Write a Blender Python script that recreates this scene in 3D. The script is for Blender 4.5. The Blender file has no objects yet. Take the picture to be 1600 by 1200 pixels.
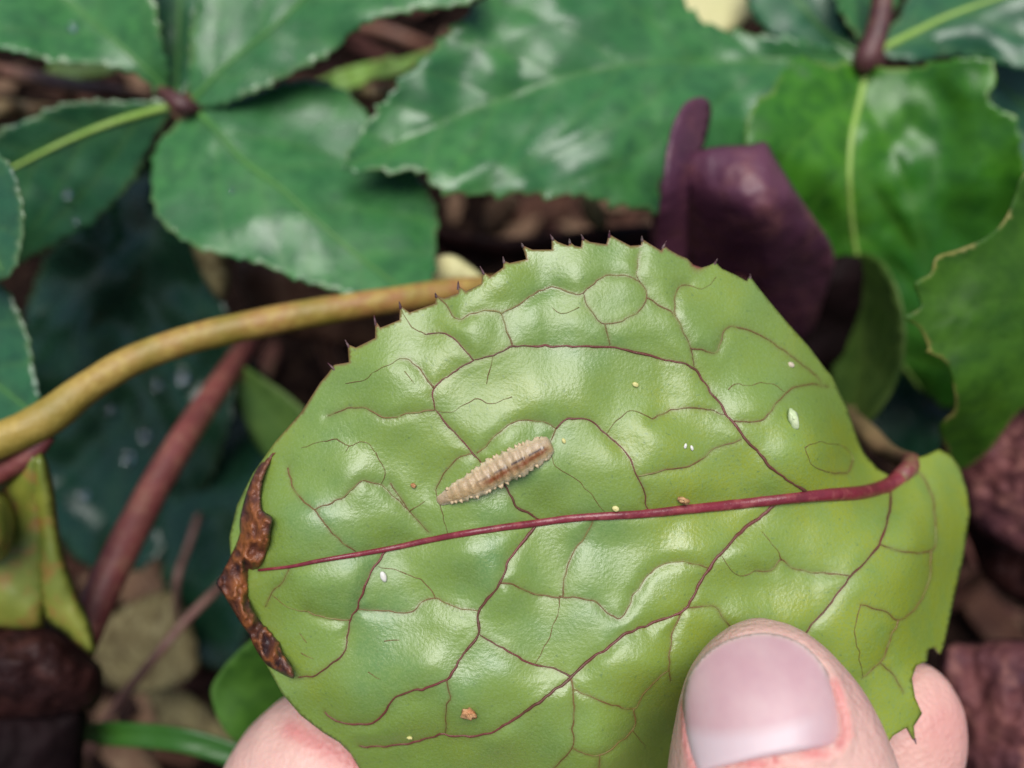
import bpy, math, random
import numpy as np
from mathutils import Vector, Matrix
from mathutils.geometry import delaunay_2d_cdt

random.seed(7); RNG = np.random.default_rng(7)
S = bpy.context.scene
COL = S.collection
R = math.radians

# ------------------------------------------------------------------ camera
LENS, W0, H0 = 30.0, 1600.0, 1200.0
F = W0 * LENS / 36.0                       # focal length in photo pixels
TILT = R(30)                               # off straight down
CAM = np.array([0.0, -0.11, 0.19])
FWD = np.array([0.0, math.sin(TILT), -math.cos(TILT)])
UPV = np.array([0.0, math.cos(TILT), math.sin(TILT)])
RGT = np.array([1.0, 0.0, 0.0])
cam = bpy.data.cameras.new('camera'); camo = bpy.data.objects.new('camera', cam); COL.objects.link(camo)
camo.location = CAM; camo.rotation_euler = (TILT, 0, 0)
cam.lens = LENS; cam.sensor_width = 36; cam.sensor_fit = 'HORIZONTAL'
cam.clip_start = 0.004; cam.clip_end = 200
cam.dof.use_dof = True; cam.dof.focus_distance = 0.0695; cam.dof.aperture_fstop = 14.5
S.camera = camo
# ------------------------------------------------------------------ sky and sun
SUN_EL, SUN_AZ = R(84), R(-150)             # azimuth measured from +Y towards +X
world = bpy.data.worlds.new('World'); S.world = world; world.use_nodes = True
wn = world.node_tree; wn.nodes.clear()
sky = wn.nodes.new('ShaderNodeTexSky'); sky.sky_type = 'NISHITA'; sky.sun_disc = False
sky.sun_elevation = SUN_EL; sky.sun_rotation = SUN_AZ
sky.air_density = 1.0; sky.dust_density = 1.0; sky.ozone_density = 1.0
bg = wn.nodes.new('ShaderNodeBackground'); bg.inputs[1].default_value = 0.07
wo = wn.nodes.new('ShaderNodeOutputWorld')
wn.links.new(sky.outputs[0], bg.inputs[0]); wn.links.new(bg.outputs[0], wo.inputs[0])
sl = bpy.data.lights.new('sun', 'SUN'); slo = bpy.data.objects.new('sun', sl); COL.objects.link(slo)
sl.energy = 3.1; sl.angle = R(46); sl.color = (1.0, 0.98, 0.95)
sd = Vector((math.cos(SUN_EL) * math.sin(SUN_AZ), math.cos(SUN_EL) * math.cos(SUN_AZ), math.sin(SUN_EL)))
slo.rotation_euler = sd.to_track_quat('Z', 'Y').to_euler(); slo.location = (0, 0, 1)
S.view_settings.view_transform = 'Standard'; S.view_settings.look = 'None'
S.view_settings.gamma = 1; S.view_settings.use_curve_mapping = False
S.view_settings.exposure = 0.45
S.render.engine = 'CYCLES'

# ------------------------------------------------------------------ helpers
def P(u, v, d):
    """photo pixel + distance along the view axis -> point in the world"""
    u = np.asarray(u, float); v = np.asarray(v, float); d = np.asarray(d, float)
    a = ((u - 800) / F * d)[..., None]; b = (-(v - 600) / F * d)[..., None]
    return CAM + a * RGT + b * UPV + d[..., None] * FWD

def ground_depth(u, v, z=0.0):
    dz = FWD[2] - (v - 600) / F * UPV[2]
    return (z - CAM[2]) / dz

_tab = np.random.default_rng(3).random((256, 256))
def vnoise(x, y, seed=0):
    x = np.asarray(x, float) + seed * 17.31; y = np.asarray(y, float) + seed * 9.77
    xi = np.floor(x).astype(int); yi = np.floor(y).astype(int); fx = x - xi; fy = y - yi
    fx = fx * fx * (3 - 2 * fx); fy = fy * fy * (3 - 2 * fy)
    t = lambda a, b: _tab[a & 255, b & 255]
    return (t(xi, yi) * (1 - fx) + t(xi + 1, yi) * fx) * (1 - fy) + (t(xi, yi + 1) * (1 - fx) + t(xi + 1, yi + 1) * fx) * fy
def fnoise(x, y, seed=0, o=3):
    s = 0; a = 1; n = 0
    for k in range(o):
        s = s + a * vnoise(x * 2**k, y * 2**k, seed + k); n += a; a *= .5
    return s / n

def catmull(pts, step=4.0, closed=False):
    p = np.array(pts, float); n = len(p); out = []
    rng_ = range(n if closed else n - 1)
    for i in rng_:
        if closed: p0, p1, p2, p3 = p[i - 1], p[i], p[(i + 1) % n], p[(i + 2) % n]
        else: p0, p1, p2, p3 = p[max(i - 1, 0)], p[i], p[i + 1], p[min(i + 2, n - 1)]
        k = max(1, int(round(np.linalg.norm((p2 - p1)[:2]) / step)))
        for t in np.arange(k) / k:
            out.append(.5 * ((2 * p1) + (-p0 + p2) * t + (2 * p0 - 5 * p1 + 4 * p2 - p3) * t * t + (-p0 + 3 * p1 - 3 * p2 + p3) * t**3))
    if not closed: out.append(p[-1])
    return np.array(out)

def lin(pts, step, closed=True):
    p = np.array(pts, float); out = []; n = len(p)
    for i in range(n if closed else n - 1):
        a, b = p[i], p[(i + 1) % n]; k = max(1, int(round(np.linalg.norm((b - a)[:2]) / step)))
        for t in range(k): out.append(a + (b - a) * t / k)
    if not closed: out.append(p[-1])
    return np.array(out)

def segdist(q, a, b):
    """distance from points q to nearest of the segments a-b"""
    best = np.full(len(q), 1e9); ab = b - a; l2 = (ab**2).sum(1) + 1e-9
    for i in range(len(a)):
        t = np.clip(((q - a[i]) @ ab[i]) / l2[i], 0, 1)
        d = ((q - a[i] - t[:, None] * ab[i])**2).sum(1)
        best = np.minimum(best, d)
    return np.sqrt(best)

def inside(q, poly):
    x, y = q[:, 0], q[:, 1]; c = np.zeros(len(q), bool)
    x0, y0 = poly[:, 0], poly[:, 1]; x1, y1 = np.roll(x0, -1), np.roll(y0, -1)
    for i in range(len(poly)):
        k = (y0[i] > y) != (y1[i] > y)
        if k.any():
            xx = (x1[i] - x0[i]) * (y - y0[i]) / (y1[i] - y0[i] + 1e-12) + x0[i]
            c ^= k & (x < xx)
    return c

def tps(ctrl):
    c = np.array(ctrl, float); xy = c[:, :2] / 500.0; n = len(c)
    def U(r2): return np.where(r2 > 1e-12, r2 * np.log(np.maximum(r2, 1e-12)), 0)
    if n < 3: return lambda u, v: np.full(np.shape(u), c[:, 2].mean())
    K = U(((xy[:, None] - xy[None])**2).sum(-1)) + np.eye(n) * 1e-4
    A = np.zeros((n + 3, n + 3)); A[:n, :n] = K; A[:n, n] = 1; A[:n, n + 1:] = xy; A[n, :n] = 1; A[n + 1:, :n] = xy.T
    w = np.linalg.lstsq(A, np.concatenate([c[:, 2], [0, 0, 0]]), rcond=None)[0]
    def f(u, v):
        q = np.stack([np.asarray(u, float), np.asarray(v, float)], -1) / 500.0
        r2 = ((q[..., None, :] - xy)**2).sum(-1)
        return U(r2) @ w[:n] + w[n] + q @ w[n + 1:]
    return f

def mesh_obj(name, verts, faces, mat, parent=None, attrs=None, smooth=True, thick=0):
    v = np.array(verts, float)
    if parent is not None: v = v - np.array(parent['_loc'] if '_loc' in parent else parent.location)
    me = bpy.data.meshes.new(name); me.from_pydata(v.tolist(), [], [list(map(int, f)) for f in faces]); me.update()
    if smooth: me.polygons.foreach_set('use_smooth', np.ones(len(me.polygons), bool))
    for k, a in (attrs or {}).items():
        a = np.asarray(a, float)
        if a.ndim == 1:
            at = me.attributes.new(k, 'FLOAT', 'POINT'); at.data.foreach_set('value', a.astype(np.float32))
        else:
            at = me.attributes.new(k, 'FLOAT_COLOR', 'POINT')
            at.data.foreach_set('color', np.concatenate([a, np.ones((len(a), 1))], 1).astype(np.float32).ravel())
    o = bpy.data.objects.new(name, me); COL.objects.link(o)
    me.materials.append(mat)
    if parent is not None: o.parent = parent
    if thick:
        m = o.modifiers.new('thickness', 'SOLIDIFY'); m.thickness = thick; m.offset = -1
    return o

def root(name, label, cat, loc, group=None):
    o = bpy.data.objects.new(name, None); COL.objects.link(o); o.location = [float(x) for x in loc]
    o.empty_display_size = 0.005
    o['label'] = label; o['category'] = cat
    if group: o['group'] = group
    return o
def tag(o, label, cat, group=None):
    o['label'] = label; o['category'] = cat
    if group: o['group'] = group
    return o

def tube(name, pts, rad, mat, parent=None, n=10, attrs=None, noise=0, flat=1.0, caps=True):
    """swept tube; pts world coords, rad per point"""
    p = np.array(pts, float); m = len(p); r = np.broadcast_to(np.array(rad, float), (m,))
    t = np.gradient(p, axis=0); t /= np.linalg.norm(t, axis=1)[:, None] + 1e-15
    ref = -FWD; V = []
    ang = np.arange(n) * 2 * np.pi / n
    for i in range(m):
        s = np.cross(t[i], ref); s /= np.linalg.norm(s) + 1e-12; w = np.cross(s, t[i])
        rr = r[i] * (1 + noise * (np.array([vnoise(i * .35, a * 1.3, 5) for a in ang]) - .5))
        V.append(p[i] + (np.cos(ang) * rr)[:, None] * s + (np.sin(ang) * rr * flat)[:, None] * w)
    V = np.concatenate(V); Fc = []
    for i in range(m - 1):
        for j in range(n):
            a = i * n + j; b = i * n + (j + 1) % n
            Fc.append((a, b, b + n, a + n))
    if caps: Fc.append(list(range(n))[::-1]); Fc.append([(m - 1) * n + j for j in range(n)])
    at = {k: np.repeat(np.asarray(x), n) for k, x in (attrs or {}).items()}
    return mesh_obj(name, V, Fc, mat, parent, at)

def ptube(name, uvd, px, mat, parent=None, step=12, **k):
    """tube along photo points (u, v, d, width_px)"""
    c = catmull([tuple(a) + (b,) for a, b in zip(uvd, np.broadcast_to(px, (len(uvd),)))], step)
    w = P(c[:, 0], c[:, 1], c[:, 2])
    return tube(name, w, c[:, 3] / 2 * c[:, 2] / F, mat, parent, attrs={'along': np.linspace(0, 1, len(c))}, **k)

def triangulate(poly, res):
    """fill a pixel polygon with triangles about res pixels wide"""
    q0, q1 = poly.min(0), poly.max(0)
    gx = np.arange(q0[0], q1[0], res); gy = np.arange(q0[1], q1[1], res * .866)
    X, Y = np.meshgrid(gx, gy); X = X + (np.arange(len(gy)) % 2)[:, None] * res * .5
    g = np.stack([X.ravel(), Y.ravel()], 1) + RNG.normal(0, res * .06, (X.size, 2))
    g = g[inside(g, poly)]
    if len(g): g = g[segdist(g, poly, np.roll(poly, -1, 0)) > res * .55]
    allp = np.concatenate([poly, g]) if len(g) else poly
    n = len(poly)
    area = (poly[:, 0] * np.roll(poly[:, 1], -1) - np.roll(poly[:, 0], -1) * poly[:, 1]).sum()
    ring = list(range(n)) if area > 0 else list(range(n))[::-1]
    vs, es, fs, *_ = delaunay_2d_cdt([Vector(a) for a in allp.tolist()], [], [ring], 1, 1e-4)
    uv = np.array([tuple(a) for a in vs]); fc = np.array([tuple(f) for f in fs if len(f) == 3])
    # face the camera: in pixel space (v down) clockwise order
    a, b, c = uv[fc[:, 0]], uv[fc[:, 1]], uv[fc[:, 2]]
    cr = (b[:, 0] - a[:, 0]) * (c[:, 1] - a[:, 1]) - (b[:, 1] - a[:, 1]) * (c[:, 0] - a[:, 0])
    fc[cr > 0] = fc[cr > 0][:, ::-1]
    return uv, fc

def teeth(poly, spacing, height, tip, jitter=.35):
    """serrate a dense closed outline; points of the teeth lean towards tip"""
    p = np.array(poly); n = len(p); nx = np.roll(p, -1, 0); t = nx - p
    L = np.linalg.norm(t, axis=1); s = np.concatenate([[0], np.cumsum(L)])[:-1]
    area = (p[:, 0] * nx[:, 1] - nx[:, 0] * p[:, 1]).sum()
    tn = t / (L[:, None] + 1e-9); nr = np.stack([tn[:, 1], -tn[:, 0]], 1) * (1 if area > 0 else -1)
    out = []; nxt = 0.0; rl = random.Random(int(abs(p[0, 0] * 7 + p[0, 1])))
    ph = 0; cur = spacing; start = 0
    for i in range(n):
        if s[i] - start > cur: start = s[i]; cur = spacing * (1 + jitter * rl.uniform(-1, 1)); 
        f = (s[i] - start) / cur
        towards = np.dot(np.array(tip) - p[i], tn[i]) > 0
        f = f if towards else 1 - f
        h = height * (f**1.6) * (.7 + .3 * math.sin(i * .37))
        out.append(p[i] + nr[i] * h)
    return np.array(out)

# ------------------------------------------------------------------ materials
def newmat(name):
    m = bpy.data.materials.new(name); m.use_nodes = True; nt = m.node_tree; nt.nodes.clear()
    o = nt.nodes.new('ShaderNodeOutputMaterial'); b = nt.nodes.new('ShaderNodeBsdfPrincipled')
    nt.links.new(b.outputs[0], o.inputs[0])
    return m, nt, b, o
def N(nt, t, **k):
    n = nt.nodes.new(t)
    for a, v in k.items(): setattr(n, a, v)
    return n
def noise_fac(nt, scale, detail=4, lo=.35, hi=.65, rough=.55, stretch=None):
    tc = N(nt, 'ShaderNodeTexCoord'); nz = N(nt, 'ShaderNodeTexNoise')
    nz.inputs['Scale'].default_value = scale; nz.inputs['Detail'].default_value = detail; nz.inputs['Roughness'].default_value = rough
    if stretch:
        mp = N(nt, 'ShaderNodeMapping'); mp.inputs['Scale'].default_value = stretch
        nt.links.new(tc.outputs['Object'], mp.inputs[0]); nt.links.new(mp.outputs[0], nz.inputs[0])
    else: nt.links.new(tc.outputs['Object'], nz.inputs[0])
    mr = N(nt, 'ShaderNodeMapRange'); mr.inputs[1].default_value = lo; mr.inputs[2].default_value = hi
    nt.links.new(nz.outputs[0], mr.inputs[0])
    return mr.outputs[0]
def mix(nt, fac, a, b, mode='MIX'):
    n = N(nt, 'ShaderNodeMix', data_type='RGBA', blend_type=mode)
    for sock, val in ((n.inputs[0], fac), (n.inputs[6], a), (n.inputs[7], b)):
        if isinstance(val, bpy.types.NodeSocket): nt.links.new(val, sock)
        elif isinstance(val, (tuple, list)): sock.default_value = (*val, 1)
        else: sock.default_value = val
    return n.outputs[2]
def attr(nt, name):
    a = N(nt, 'ShaderNodeAttribute'); a.attribute_name = name; return a
def bump(nt, b, h, strength, dist):
    bn = N(nt, 'ShaderNodeBump'); bn.inputs['Strength'].default_value = strength; bn.inputs['Distance'].default_value = dist
    nt.links.new(h, bn.inputs['Height']); nt.links.new(bn.outputs[0], b.inputs['Normal'])
    return bn
def mathn(nt, op, a, b):
    n = N(nt, 'ShaderNodeMath', operation=op)
    for s, v in ((n.inputs[0], a), (n.inputs[1], b)):
        if isinstance(v, bpy.types.NodeSocket): nt.links.new(v, s)
        else: s.default_value = v
    return n.outputs[0]
def translucent(nt, b, out, colsock, fac):
    t = N(nt, 'ShaderNodeBsdfTranslucent'); nt.links.new(colsock, t.inputs[0])
    ms = N(nt, 'ShaderNodeMixShader'); ms.inputs[0].default_value = fac
    nt.links.new(b.outputs[0], ms.inputs[1]); nt.links.new(t.outputs[0], ms.inputs[2]); nt.links.new(ms.outputs[0], out.inputs[0])

def leaf_mat(name, c1, c2, vein, edge, rough=.38, spec=.5, trans=.12, veinmix=.6, coat=0):
    m, nt, b, o = newmat(name)
    c = mix(nt, noise_fac(nt, 55, 3), c1, c2)
    c = mix(nt, noise_fac(nt, 420, 4, .4, .75), c, tuple(x * .72 for x in c1))
    v = attr(nt, 'vein'); c = mix(nt, mathn(nt, 'MULTIPLY', v.outputs['Fac'], veinmix), c, vein)
    e = attr(nt, 'edge'); c = mix(nt, mathn(nt, 'MULTIPLY', e.outputs['Fac'], .6), c, edge)
    nt.links.new(c, b.inputs['Base Color'])
    r = N(nt, 'ShaderNodeMapRange'); r.inputs[3].default_value = rough - .08; r.inputs[4].default_value = rough + .14
    nt.links.new(noise_fac(nt, 240, 4), r.inputs[0]); nt.links.new(r.outputs[0], b.inputs['Roughness'])
    b.inputs['Specular IOR Level'].default_value = spec
    if coat: b.inputs['Coat Weight'].default_value = coat; b.inputs['Coat Roughness'].default_value = .25
    bump(nt, b, noise_fac(nt, 1400, 5, .2, .8), .35, .00012)
    translucent(nt, b, o, c, trans)
    return m

def simple_mat(name, c1, c2, c3=None, scale=200, rough=.6, spec=.4, bscale=900, bstr=.4, bdist=.0003, stretch=None, sss=0):
    m, nt, b, o = newmat(name)
    c = mix(nt, noise_fac(nt, scale, 5, .35, .65, stretch=stretch), c1, c2)
    if c3: c = mix(nt, noise_fac(nt, scale * 3.3, 4, .5, .72, stretch=stretch), c, c3)
    nt.links.new(c, b.inputs['Base Color']); b.inputs['Roughness'].default_value = rough
    b.inputs['Specular IOR Level'].default_value = spec
    if sss:
        b.inputs['Subsurface Weight'].default_value = sss; b.inputs['Subsurface Radius'].default_value = (1, .5, .3); b.inputs['Subsurface Scale'].default_value = .0008
    bump(nt, b, noise_fac(nt, bscale, 5, .2, .8, stretch=stretch), bstr, bdist)
    return m

def stem_mat(name, a, b2, speck, rough=.5):
    """colour runs from a to b2 along the stem, with fine specks"""
    m, nt, b, o = newmat(name)
    al = attr(nt, 'along'); c = mix(nt, al.outputs['Fac'], a, b2)
    c = mix(nt, noise_fac(nt, 700, 4, .42, .7), c, speck)
    c = mix(nt, noise_fac(nt, 150, 3, .45, .7), c, tuple(x * .65 for x in a))
    nt.links.new(c, b.inputs['Base Color']); b.inputs['Roughness'].default_value = rough
    bump(nt, b, noise_fac(nt, 1500, 4, .2, .8), .4, .0002)
    return m

M = {}
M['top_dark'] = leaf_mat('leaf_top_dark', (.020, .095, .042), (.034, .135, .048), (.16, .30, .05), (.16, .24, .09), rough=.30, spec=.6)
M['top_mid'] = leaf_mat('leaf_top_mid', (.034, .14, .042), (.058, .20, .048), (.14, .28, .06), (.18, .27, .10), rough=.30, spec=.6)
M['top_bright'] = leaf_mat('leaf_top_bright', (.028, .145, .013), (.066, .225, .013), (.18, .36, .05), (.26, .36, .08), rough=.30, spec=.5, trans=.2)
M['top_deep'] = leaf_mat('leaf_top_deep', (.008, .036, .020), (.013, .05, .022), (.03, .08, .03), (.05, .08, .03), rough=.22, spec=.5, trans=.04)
M['near'] = leaf_mat('leaf_near', (.026, .088, .006), (.05, .13, .008), (.07, .15, .02), (.42, .32, .10), rough=.52, spec=.25, trans=.15)
M['small'] = leaf_mat('leaf_small', (.035, .11, .012), (.06, .15, .016), (.08, .17, .03), (.06, .13, .02), rough=.5, spec=.3, trans=.15)
M['olive'] = leaf_mat('leaf_olive', (.06, .14, .02), (.10, .18, .03), (.2, .3, .06), (.16, .24, .05), rough=.5, trans=.2)
M['rib'] = simple_mat('rib_green', (.22, .36, .06), (.27, .40, .09), rough=.45)
M['rib_dark'] = simple_mat('rib_dark_green', (.05, .16, .035), (.07, .20, .04), rough=.45)
M['stem_yellow'] = stem_mat('stem_yellow', (.33, .25, .03), (.28, .07, .05), (.40, .28, .06))
M['stem_red'] = stem_mat('stem_red', (.19, .04, .04), (.24, .065, .05), (.30, .13, .08))
M['stem_brown'] = stem_mat('stem_brown', (.16, .07, .04), (.22, .08, .06), (.28, .15, .08))
M['stem_purple'] = stem_mat('stem_purple', (.07, .018, .022), (.10, .03, .03), (.14, .06, .04))
M['stem_tan'] = stem_mat('stem_tan', (.26, .20, .08), (.25, .10, .06), (.34, .26, .12))
M['stem_petiole'] = stem_mat('stem_petiole', (.20, .14, .06), (.17, .022, .032), (.24, .16, .07))
M['stem_pink'] = stem_mat('stem_pink', (.26, .12, .10), (.22, .09, .07), (.3, .18, .13))
M['sepal_purple'] = simple_mat('sepal_purple', (.10, .027, .05), (.055, .014, .034), (.15, .05, .055), scale=60, rough=.52, spec=.55, bscale=350, bstr=.5, bdist=.0005)
M['sepal_dark'] = simple_mat('sepal_dark', (.006, .003, .003), (.012, .005, .006), scale=120, rough=.75, spec=.1)
M['sepal_brown'] = simple_mat('sepal_brown', (.032, .009, .007), (.013, .004, .004), (.05, .017, .013), scale=110, rough=.6, spec=.2, bscale=420, bstr=.7, bdist=.0005)
M['sepal_rust'] = simple_mat('sepal_rust', (.16, .055, .05), (.06, .022, .03), (.24, .10, .08), scale=110, rough=.65, spec=.2, bscale=420, bstr=.7, bdist=.0006)
M['sepal_yellow'] = simple_mat('sepal_yellow', (.20, .21, .03), (.12, .15, .02), (.24, .12, .03), scale=130, rough=.42, spec=.5, bscale=300, bstr=.3)
M['dry'] = simple_mat('dry_leaf', (.22, .18, .08), (.09, .065, .03), (.30, .26, .13), scale=300, rough=.75, spec=.15, stretch=(1, .25, 1))
M['dry_brown'] = simple_mat('dry_brown_leaf', (.14, .065, .035), (.08, .035, .022), (.22, .12, .07), scale=140, rough=.7)
M['grass'] = simple_mat('grass_blade', (.022, .085, .010), (.035, .11, .014), scale=120, rough=.4, stretch=(.2, 1, 1))
M['grass_pale'] = simple_mat('grass_pale', (.18, .34, .06), (.25, .38, .08), scale=120, rough=.45)
M['scrap_brown'] = simple_mat('scrap_brown', (.06, .026, .016), (.03, .013, .010), (.09, .045, .028), scale=140, rough=.8, spec=.12)
M['scrap_tan'] = simple_mat('scrap_tan', (.17, .10, .06), (.10, .055, .035), (.22, .15, .09), scale=140, rough=.8, spec=.12)
M['scrap_rust'] = simple_mat('scrap_rust', (.10, .04, .03), (.05, .02, .02), (.13, .06, .045), scale=140, rough=.8, spec=.12)
M['scrap_dark'] = simple_mat('scrap_dark', (.025, .010, .008), (.014, .007, .006), scale=140, rough=.8, spec=.1)
M['pale_leaf'] = simple_mat('pale_leaf', (.55, .50, .25), (.48, .46, .2), scale=90, rough=.55)

# ------------------------------------------------------------------ ground
def soil():
    m, nt, b, o = newmat('soil')
    c = mix(nt, noise_fac(nt, 60, 6), (.006, .0035, .003), (.015, .008, .006))
    c = mix(nt, noise_fac(nt, 260, 5, .52, .7), c, (.05, .028, .018))
    nt.links.new(c, b.inputs['Base Color']); b.inputs['Roughness'].default_value = .95; b.inputs['Specular IOR Level'].default_value = .04
    bump(nt, b, noise_fac(nt, 180, 8, .2, .8), 1, .004)
    return m
M['soil'] = soil()
def make_ground():
    V, Fc = [], []
    xs = np.concatenate([[-60, -8, -1.2], np.linspace(-.4, .4, 81), [1.2, 8, 60]])
    ys = np.concatenate([[-60, -8, -1.2], np.linspace(-.35, .55, 91), [1.4, 8, 60]])
    X, Y = np.meshgrid(xs, ys)
    Z = (fnoise(X * 45, Y * 45, 2, 4) - .5) * .012 * (np.hypot(X, Y) < 1)
    V = np.stack([X.ravel(), Y.ravel(), Z.ravel()], 1); nx = len(xs)
    for j in range(len(ys) - 1):
        for i in range(nx - 1): a = j * nx + i; Fc.append((a, a + 1, a + 1 + nx, a + nx))
    o = mesh_obj('ground', V, Fc, M['soil']); o['kind'] = 'structure'
make_ground()

# ------------------------------------------------------------------ leaves seen from above
def side_veins(mid, poly, spacing=75, ang=48):
    """pinnate side veins of a leaf as pixel polylines"""
    c = catmull(mid, 6); t = np.gradient(c, axis=0); L = np.linalg.norm(t, axis=1); t /= L[:, None]
    s = np.cumsum(L); out = []; k = spacing * .5
    while k < s[-1] - 20:
        i = int(np.searchsorted(s, k)); i = min(i, len(c) - 1)
        for sg in (1, -1):
            a = R(ang) * sg; d = np.array([t[i, 0] * math.cos(a) - t[i, 1] * math.sin(a), t[i, 0] * math.sin(a) + t[i, 1] * math.cos(a)])
            q = c[i].copy(); line = [q.copy()]
            for n_ in range(40):
                d = d + t[min(i + n_, len(c) - 1)] * .035; d /= np.linalg.norm(d); q = q + d * 12; line.append(q.copy())
                if not inside(q[None], poly)[0]: break
            out.append(np.array(line[:-1]) if len(line) > 3 else np.array(line))
        k += spacing * random.uniform(.8, 1.2)
    return out

LEAFD = []
def leaf(parent, outline, mid, ctrl, mat, rib='rib', ribw=9, tooth=(26, 7), fold=.10, res=9, puff=.0007, wave=.002, name='leaflet', thick=.0002, spacing=105, seed=1, veins=True):
    base = np.array(outline, float)
    poly = catmull(outline, 5, True)
    if tooth: poly = teeth(poly, tooth[0], tooth[1], mid[-1] if mid else poly.mean(0))
    poly = poly[np.linalg.norm(poly - np.roll(poly, 1, 0), axis=1) > .6]
    uv, fc = triangulate(poly, res)
    dfn = tps(ctrl)
    midc = catmull(mid, 8) if mid else None
    sv = side_veins(mid, poly, spacing) if (mid and veins) else []
    def depth(q):
        d = dfn(q[:, 0], q[:, 1]); sc = d / F
        if midc is not None:
            dm = segdist(q, midc[:-1], midc[1:])
            d = d - fold * np.minimum(dm, 90) * sc
            a = np.concatenate([l[:-1] for l in sv] + [midc[:-1]]); b = np.concatenate([l[1:] for l in sv] + [midc[1:]])
            dv = segdist(q, a, b)
        else: dv = np.full(len(q), 60.0); dm = dv
        d = d - puff * .35 * (1 - np.exp(-dv / 20)) + wave * 1.3 * (fnoise(q[:, 0] / 150, q[:, 1] / 150, seed, 2) - .5) + puff * .9 * (vnoise(q[:, 0] / 48, q[:, 1] / 48, seed + 3) - .5)
        return d, dv, dm
    d, dv, dm = depth(uv)
    de = segdist(uv, poly, np.roll(poly, -1, 0))
    at = {'vein': np.exp(-(dv / 4)**2) * .22 + np.exp(-dm / 12) * (.4 if rib == 'rib' else .12), 'edge': np.exp(-(de / 1.8)**2) * np.clip((fnoise(uv[:, 0] / 45, uv[:, 1] / 45, seed + 9, 2) - .38) * 5, 0, 1)}
    o = mesh_obj(name, P(uv[:, 0], uv[:, 1], d), fc, mat, parent, at, thick=thick)
    LEAFD.append((o, lambda u, v: depth(np.array([[u, v]], float))[0][0]))
    if midc is not None and rib:
        dd, _, _ = depth(midc); n = len(midc)
        w = ribw * np.linspace(1, .25, n)
        tube('midrib', P(midc[:, 0], midc[:, 1], dd - .0001), w / 2 * dd / F, M[rib], None, n=8, attrs={'along': np.linspace(0, 1, n)}, flat=.7)
        r_ = bpy.context.scene.collection.objects[-1]
        # the rib moves with its leaflet
        r_.parent = o
        me = r_.data; off = np.array(parent.location)
        co = np.empty(len(me.vertices) * 3); me.vertices.foreach_get('co', co); co = (co.reshape(-1, 3) - off).ravel(); me.vertices.foreach_set('co', co)
    return o

def to_ground(u, v, d, gx=0, gy=0, n=6):
    """world polyline from a pixel point down to the soil"""
    a = P(u, v, d); g = np.array([a[0] + gx, a[1] + gy, -.004]); out = []
    for t in np.linspace(0, 1, n):
        q = a + (g - a) * t; q[0] += math.sin(t * 3.1) * gx * .3; q[1] += math.sin(t * 3.1) * gy * .3; out.append(q)
    return np.array(out)
def petiole(parent, u, v, d, rad, mat, gx=0, gy=0):
    p = to_ground(u, v, d, gx, gy, 14)
    return tube('petiole', p, np.linspace(rad * .8, rad, len(p)), mat, parent, attrs={'along': np.linspace(0, 1, len(p))})

# --- whorl at the top left
a = root('hellebore_leaf', 'dark green compound leaf, leaflets meeting at a purple centre above the yellow stem', 'leaf', [*(P(285, 165, .115)[:2] + np.array([.0, .02])), 0])
leaf(a, [(262, 155), (215, 117), (150, 100), (85, 95), (20, 78), (-40, 70), (-150, 40), (-200, -60), (-100, -140), (40, -150), (200, -120), (238, 0), (250, 60), (262, 120)],
     [(266, 152), (240, 120), (175, 60), (105, 0), (20, -80)], [(266, 152, .113), (20, 70, .108), (105, 0, .113), (240, 0, .110), (-150, -50, .112)], M['top_mid'], rib='rib_dark', fold=.25, seed=2)
leaf(a, [(266, 145), (250, 60), (243, -30), (275, -150), (335, -120), (312, -20), (303, 60), (290, 140)], [(275, 145), (278, 60), (285, -100)],
     [(275, 145, .114), (250, 0, .118), (320, -40, .118)], M['top_dark'], rib='rib_dark', seed=3)
leaf(a, [(298, 160), (298, 90), (305, 20), (340, -80), (500, -160), (700, -120), (760, -30), (720, 5), (640, 15), (562, 38), (520, 78), (450, 115), (390, 145), (340, 162)],
     [(300, 158), (350, 105), (430, 40), (560, -60), (740, -20)], [(300, 158, .113), (320, 0, .112), (560, 30, .108), (500, -120, .112), (720, -20, .106), (430, 120, .110)], M['top_mid'], rib='rib_dark', seed=4, fold=.08)
leaf(a, [(264, 160), (200, 160), (110, 162), (50, 185), (-10, 212), (-80, 260), (-120, 340), (-60, 420), (0, 425), (60, 395), (140, 350), (200, 290), (228, 240), (245, 205), (266, 180)],
     [(266, 166), (180, 190), (100, 222), (20, 262), (-60, 300)], [(266, 166, .113), (100, 165, .112), (60, 390, .120), (-60, 300, .114), (200, 270, .118)], M['top_dark'], ribw=13, fold=.05, seed=5)
leaf(a, [(308, 168), (275, 195), (245, 232), (238, 290), (250, 340), (290, 375), (340, 395), (400, 408), (450, 428), (520, 452), (600, 468), (662, 474), (674, 440), (680, 380), (680, 330), (660, 285), (620, 235), (570, 175), (540, 145), (500, 127), (450, 130), (400, 145), (345, 162)],
     [(305, 172), (335, 200), (380, 250), (440, 295), (490, 340), (560, 400), (650, 466)],
     [(305, 172, .112), (245, 280, .108), (400, 405, .103), (640, 465, .102), (440, 295, .107), (500, 130, .113), (670, 330, .110), (600, 400, .106)], M['top_mid'], rib='rib_dark', ribw=12, fold=-.18, seed=6, res=7)
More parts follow.
